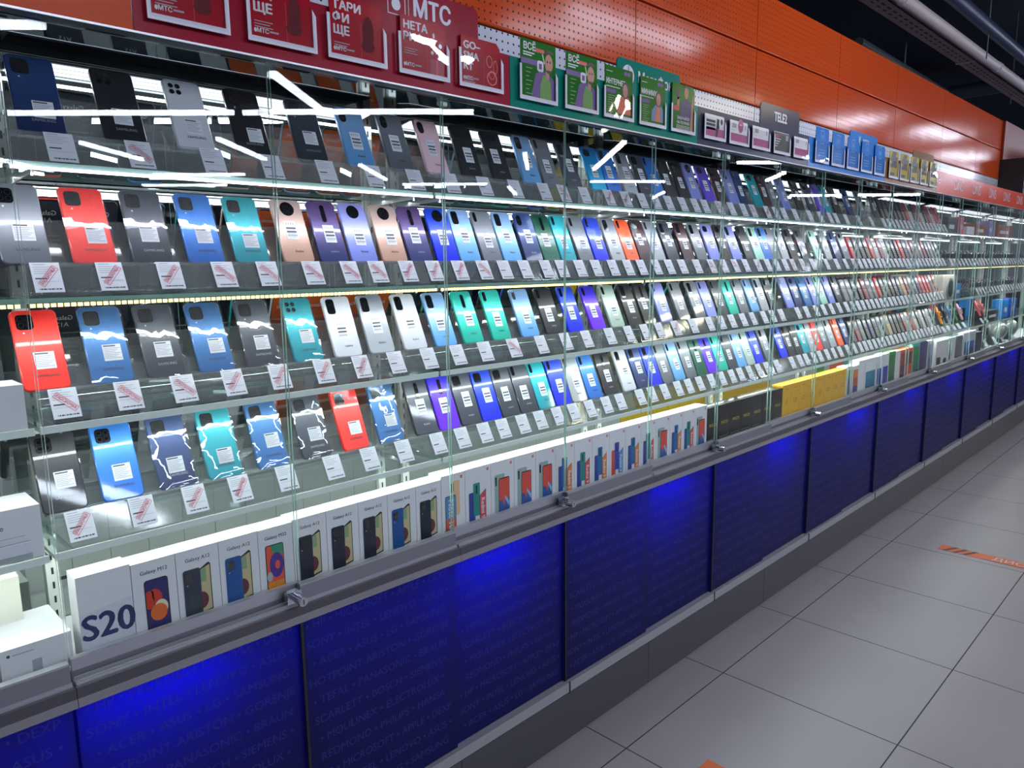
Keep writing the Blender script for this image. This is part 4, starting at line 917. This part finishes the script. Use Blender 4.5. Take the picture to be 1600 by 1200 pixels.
def leaflet(x, z1, cols, label, draw=None, z0=1.924, w=0.128, top=None):
    t = thing('leaflet', label, 'leaflet', (x, -0.008, z0), group='leaflets in the banner pockets'); h = z1 - z0
    m_ = MB(); r_ = top or 0.004
    m_.slab([(0, 0), (w, 0), (w, h - r_), (w - r_, h), (0, h)], 0, 0.0022, mat('leaf_' + cols[0].strip('#'), cols[0], 0.2, 0, 0, spec=0.08)); obj('sheet', m_, t)
    d_ = MB(); draw(d_, w, h); obj('printed_picture', d_, t)
    return t
def holder(x, name, n, w=0.145, col=SIL, lz=2.0, rz=1.984):
    t = thing('leaflet_holder', f'clear pocket with pale frame, {ORD[n]} from the left on the {name} banner', 'leaflet holder', (x, -0.0125, 1.914), group='leaflet pockets')
    f = MB().box(0, 0, 0, w, 0.002, 0.010, col).box(0, 0, 0.010, 0.007, 0.002, lz - 1.914, col)
    f.slab([(w - 0.008, 0.010), (w, 0.010), (w, rz - 1.914), (w - 0.008, rz - 1.914 + 0.012)], 0, 0.002, col); obj('frame', f, t)
    obj('clear_front', MB().flat([(0.004, 0.004), (w - 0.004, 0.004), (w - 0.004, rz - 1.914), (w - .02, lz - 1.914), (0.004, lz - 1.914)], -0.0005, POCKET), t)
y1, y2, y3 = -0.0003, -0.0006, -0.0009
LW = mat('leaf_white', '#c4c4cc', 0.4); DKR = mat('leaf_darkred', '#5e0e1a', 0.4, spec=0.1)
def red_leaf(tx, deco):
    def f(m_, w, h):
        n = len(tx); 
        for i, s_ in enumerate(tx):
            vs, _ = text_geo(s_, .04); wd = max(v[0] for v in vs) - min(v[0] for v in vs); sz = 0.0235
            m_.text(s_, 0.008 + wd * sz * .5 * 1.1, h - 0.020 - i * 0.0240, sz, y1, LW, .04, 0, 1.1)
        for i in range(3): m_.rect(0.008, h - 0.021 - n * .0240 - i * .005, 0.045 - (i % 2) * .006, h - 0.0195 - n * .0240 - i * .005, y1, GINK)
        m_.text('МТС', 0.024, 0.012, 0.011, y1, LW, .03); m_.flat(ell(0.009, 0.012, 0.0028, 0.004, 10), y1, LW); m_.rect(0.038, 0.0115, 0.056, 0.0145, y1, GINK)
        if deco == 'hand': m_.flat(ell(0.092, 0.055, 0.014, 0.034, 16), y1, DKR).flat(ell(0.090, 0.028, 0.017, 0.012, 14), y2, DKR)
        elif deco == 'gift':
            m_.flat([(0.080, 0.0), (0.120, 0.0), (0.122, 0.032), (0.082, 0.034)], y1, mat('gift', '#8e1c2c', .4)).rect(0.098, 0.0, 0.104, 0.034, y2, mat('gift2', '#c83050', .4))
            m_.flat(ell(0.088, 0.048, .004), y1, LW).flat(ell(0.112, 0.066, .005), y1, ALU).flat(ell(0.093, 0.085, .003, .006), y1, LW)
        else:
            for cx, cz, a_, b_ in ((.092, .06, .010, .014), (.112, .05, .007, .016), (.100, .022, .017, .016), (.100, .030, .010, .010)):
                o_ = ell(cx, cz, a_, b_, 14); i_ = ell(cx, cz, a_ * .85, b_ * .88, 14); b0 = len(o_)
                m_.add([(p[0], y1, p[1]) for p in o_ + i_], [(j, (j + 1) % b0, (j + 1) % b0 + b0, j + b0) for j in range(b0)], mat('leaf_outline', '#d88070', .4))
        m_.rect(0.0735, 0.002, 0.0742, h * .62, y1, mat('fold', '#b84048', .4))
    return f
RL = '#9c0f20'
leaflet(0.518, 2.045, (RL,), 'red leaflet at the far left of the red banner with dark hand', red_leaf(['ТАРИ', 'ФИ', 'ЩЕ'], 'hand'))
leaflet(0.697, 2.045, (RL,), 'red leaflet ending in large ЩЕ, second on the red banner', red_leaf(['ТАРИ', 'ФИ', 'ЩЕ'], 'hand'))
leaflet(0.868, 2.040, (RL,), 'red leaflet reading ТАРИФИЩЕ, left of the large white logo', red_leaf(['ТАРИ', 'ФИ', 'ЩЕ'], 'hand'))
leaflet(1.045, 2.038, (RL,), 'red leaflet reading НЕТАРИФ with a gift picture', red_leaf(['НЕТА', 'РИФ'], 'gift'))
leaflet(1.220, 2.030, (RL,), 'red leaflet reading GO-SMART with outlined drawings', red_leaf(['GO–', 'SMA', 'RT'], 'out'), top=0.012)
for i, x in enumerate((0.510, 0.689, 0.859, 1.036, 1.211)): holder(x, 'red', i + 1)
PUR = mat('leaf_purple', '#54267c', .4); SKIN = mat('leaf_skin', '#b07a64', .5); HAIR = mat('leaf_hair', '#3a2622', .5); GL = mat('leaf_lime', '#4f8a24', .4)
def green_leaf(kind, tx):
    def f(m_, w, h):
        vs, _ = text_geo(tx, .03) if tx else ([(0, 0), (1, 0)], 0); wd = max(v[0] for v in vs) - min(v[0] for v in vs)
        if kind == 'man':
            m_.text(tx, 0.010 + wd * .024 * .5, h - 0.018, 0.024, y1, LW, .03); m_.flat(rr(0.052, h - .026, 0.088, h - .017, .003), y1, mat('leaf_redtag', '#c83a44', .4))
            m_.rect(0.008, h - .034, .05, h - .031, y1, LW); m_.rect(0.008, h - .040, .04, h - .037, y1, LW); m_.rect(0, h - .060, .062, h - .047, y1, PUR)
            for i in range(7): m_.rect(0.018, h - .070 - i * .0105, 0.042 - (i % 3) * .006, h - .0685 - i * .0105, y1, mat('leaf_pale', '#8fb08a', .5))
            m_.flat([(0.036, 0), (0.128, 0), (0.128, 0.052), (0.110, 0.062), (0.078, 0.072), (0.055, 0.060)], y1, PUR); m_.flat([(0.070, 0), (0.116, 0), (0.112, 0.045), (0.098, 0.062), (0.082, 0.060), (0.072, 0.035)], y2, GL)
            m_.flat([(0.092, 0.052), (0.106, 0.052), (0.106, 0.075), (0.092, 0.075)], y3, SKIN); m_.flat(ell(0.105, 0.092, 0.0155, 0.023, 20), y3, SKIN); m_.flat(ell(0.106, 0.116, 0.0165, 0.010, 14, 0, 180), -.0011, HAIR)
            m_.flat(ell(0.104, 0.075, 0.011, 0.008, 12, 180, 360), -.0011, HAIR); m_.flat(ell(0.099, 0.096, 0.003, n=8), -.0011, HAIR); m_.flat(ell(0.110, 0.096, 0.003, n=8), -.0011, HAIR)
            m_.flat(rr(0.060, h - .073, 0.084, h - .046, .006), y3, LW); m_.flat(rr(0.066, h - .067, 0.078, h - .053, .002), -.0011, PUR); m_.flat([(0.078, h - .028), (0.082, h - .028), (0.090, h - .050), (0.086, h - .052)], y3, mat('straw', '#9cc88c', .4))
        elif kind in ('net', 'min'):
            m_.text(tx, 0.006 + wd * .0205 * .5 * .84, h - 0.043, 0.0205, y1, LW, .03, 0, .84); m_.rect(0.006, h - .058, .07, h - .056, y1, LW); m_.rect(0.006, h - .016, .035, h - .0145, y1, LW)
            m_.flat(ell(0.098, h - .012, .008, .006), y1, PUR).flat(ell(0.114, h - .012, .008, .006), y1, PUR); m_.flat(rr(0.006, h - .074, 0.050, h - .064, .003), y1, PUR)
            for i in range(8): m_.rect(0.014, h - .082 - i * .0065, 0.048 - (i % 3) * .007, h - .0810 - i * .0065, y1, mat('leaf_pale', '#8fb08a', .5))
            tc_ = mat('leaf_topA', '#c85230', .4) if kind == 'net' else mat('leaf_topB', '#5a78a0', .4)
            m_.flat([(0.060, 0.008), (0.126, 0.008), (0.124, 0.045), (0.108, 0.060), (0.082, 0.058), (0.062, 0.040)], y1, tc_)
            if kind == 'min': m_.flat([(0.080, 0.008), (0.106, 0.008), (0.104, 0.052), (0.088, 0.052)], y2, mat('leaf_scarf', '#d06a2a', .4))
            m_.flat(ell(0.097, 0.076, 0.018, 0.024, 18), y2, HAIR); m_.flat(ell(0.096, 0.074, 0.012, 0.019, 18), y3, SKIN)
        else:
            m_.flat(ell(0.034, 0.110, 0.011, 0.018), y1, mat('leaf_glove', '#2c2438', .4)); m_.flat([(0.028, 0.070), (0.040, 0.070), (0.044, 0.10), (0.030, 0.10)], y1, SKIN); m_.rect(0.010, 0.058, 0.042, 0.072, y2, mat('leaf_redtag', '#c83a44', .4))
            m_.flat([(0.048, 0.03), (0.110, 0.03), (0.112, 0.085), (0.094, 0.098), (0.066, 0.094), (0.050, 0.080)], y1, mat('leaf_tee', '#2a1a5a', .4)); m_.flat([(0.108, 0), (0.126, 0), (0.126, .12), (0.116, .09)], y1, SKIN)
            m_.flat(ell(0.082, 0.118, 0.012, 0.020, 18), y2, SKIN); m_.flat(ell(0.082, 0.134, 0.0135, 0.009, 14, 0, 180), y3, HAIR)
            m_.text('ЗАКАЧАЙСЯ', 0.066, 0.036, 0.0125, y3, LW, .03, 0, .95); m_.text('НА ПОЛНУЮ', 0.066, 0.022, 0.0125, y3, LW, .03, 0, .95)
            for i in range(3): m_.rect(0.025, 0.012 - i * .0045, 0.105, 0.0138 - i * .0045, y3, LW)
    return f
GR = '#236820'
for i, (x, z, k_, tx, lab) in enumerate(((1.423, 2.064, 'man', 'ВСЁ', 'green leaflet reading ВСЁ with bearded man, nearest the red banner'), (1.599, 2.064, 'man', 'ВСЁ', 'second green leaflet reading ВСЁ with a bearded man, left of ИНТЕРНЕТ'),
                                   (1.770, 2.059, 'net', 'ИНТЕРНЕТ', 'green leaflet reading ИНТЕРНЕТ with a person in orange'), (1.944, 2.056, 'min', 'МИНИМУМ', 'green leaflet reading МИНИМУМ with a person in blue denim'),
                                   (2.118, 2.065, 'tee', '', 'green leaflet with a person in a dark T-shirt holding gloves'))):
    leaflet(x, z, (GR,), lab, green_leaf(k_, tx), w=0.133 if i == 0 else 0.134, top=0.012 if i == 4 else None); holder(x - 0.008, 'green', i + 1)
MAG = mat('leaf_magenta', '#9a1c6c', .4)
def tele(kind, num):
    def f(m_, w, h):
        if kind == 'black': m_.rect(0.002, 0.002, w - .002, h - .002, y1, mat('leaf_night', '#12101e', .4)); m_.rect(.01, h - .022, .038, h - .010, y2, MAG); [m_.rect(.01, .045 - i * .009, .06 - i * .01, .048 - i * .009, y2, LW) for i in range(4)]; m_.flat(rr(w - .03, h - .028, w - .008, h - .008, .003), y2, GINK); return
        m_.rect(0.002, 0.002, w - .002, h * .40, y1, MAG)
        if kind == 'man':
            for i in range(3): m_.rect(.010, h - .026 - i * .012, .070, h - .017 - i * .012, y1, INK)
            m_.flat([(.072, .0), (.085, .0), (.096, h - .012), (.080, h - .010)], y2, BLACKM).flat([(.09, .03), (.098, .03), (.092, h - .02), (.086, h - .02)], y2, BLACKM).flat(ell(.112, .055, .007, .010), y2, BLACKM)
        else:
            m_.text(num, .030, h - .018, .021, y1, INK, .01); m_.rect(.012, h - .034, .035, h - .0325, y1, GINK); m_.rect(.012, h - .048, .09, h - .047, y1, GINK); m_.rect(w - .022, h - .026, w - .012, h - .010, y1, GINK)
            if kind == 'oval': m_.flat(ell(.078, .058, .019, .024), y2, MAG); m_.rect(.069, .060, .087, .063, y3, LW)
    return f
for i, (x, k_, nm, lab) in enumerate(((2.320, 'man', '', 'white and magenta leaflet with black silhouettes on the charcoal banner'), (2.491, 'oval', '350', 'white and magenta leaflet with magenta oval on the charcoal banner'),
                              (2.660, 'num', '300', 'white leaflet with magenta base between oval and black leaflets'), (2.836, 'black', '', 'black leaflet with small magenta mark on the charcoal banner'), (3.012, 'num', '200', 'white leaflet with magenta base nearest the blue banner'))):
    leaflet(x, 1.997, ('#d8d6d8',), lab, tele(k_, nm), w=0.130); holder(x - 0.006, 'charcoal', i + 1, lz=1.985, rz=1.970)
def yota(n):
    def f(m_, w, h):
        LB = mat('leaf_lightblue', '#6aa8e0', .4)
        for q in ((.048, .07, .050, .125), (.082, .07, .084, .125), (.048, .07, .084, .072), (.048, .123, .084, .125)): m_.rect(*q, y1, LB)
        m_.text('0' if n % 2 else '8', .066, .098, .026, y1, LB); [m_.rect(.035, .044 - i * .012, .098, .046 - i * .012, y1, LB) for i in range(3)]
    return f
for i in range(5):
    x = 3.222 + i * 0.174; w_ = ('left end', 'second place', 'middle', 'fourth place', 'right end')[i]
    leaflet(x, 2.06 - (0 if i < 2 else .005), ('#1268b8',), f'blue leaflet in the pocket at the {w_} of the blue banner', yota(i), w=0.134, top=.01); holder(x - 0.008, 'blue', i + 1)
def bee(m_, w, h):
    K = mat('leaf_soot', '#2a2a22', .4); YB = mat('leaf_mustard', '#b8a234', .4)
    m_.flat([(.002, .075), (.06, .075), (.10, h - .002), (.04, h - .002)], y1, K).flat([(.03, .060), (.10, .060), (.126, .10), (.08, .10)], y1, K).rect(.012, .045, .11, .060, y2, K).rect(.02, .005, .08, .020, y1, K)
for i in range(5):
    x = 4.125 + i * 0.166; w_ = ('left end', 'second place', 'middle', 'fourth place', 'right end')[i]
    leaflet(x, 2.050, ('#b0a040',), f'yellow and black leaflet in the pocket at the {w_} of the tan banner', lambda m_, w, h: bee(m_, w, h), w=0.128); holder(x - 0.008, 'tan', i + 1)

# ------------------------------------------------------------------ floor tape
def tape(x, y0, y1_, label, txt):
    t = thing('floor_tape', label, 'tape', (x, 0, 0.0008)); OT = mat('tape_orange', '#c8602c', 0.4); m_ = MB()
    m_.box(0, y1_, -.0008, 0.082, y0, 0.0002, OT); obj('strip', m_, t)
    s_ = MB(); K = mat('tape_dark', '#4a2a3a', .45)
    for i in range(3):
        yy = y0 - 0.02 - i * 0.045; s_.add([(0.0, yy, .0005), (0.082, yy - .09 + 0.05, .0005), (0.082, yy - .11 + 0.05, .0005), (0.0, yy - .02, .0005)], [(3, 2, 1, 0)], K)
    s_.add([(0.0, y0 - .2, .0005), (0.004, y0 - .2, .0005), (0.004, y1_, .0005), (0.0, y1_, .0005)], [(3, 2, 1, 0)], K)
    obj('dark_stripes', s_, t)
    if txt:
        vs, fs = text_geo(txt, .04); wd = max(v[0] for v in vs) - min(v[0] for v in vs); sz = .062
        q = MB(); q.add([(0.041 + b * sz, y0 - 0.24 - (a + wd / 2) * sz, .0008) for a, b in vs], fs, LW); obj('lettering', q, t)
    return t
tape(4.16, -0.36, -1.45, 'orange and black floor tape with white letters across the aisle', 'ДИСТАНЦИЯ')
tape(1.765, -0.36, -1.45, 'orange floor tape end in the near aisle by the case', '')
print('OBJECTS', len(bpy.data.objects), 'TAGS', len(TAGS))
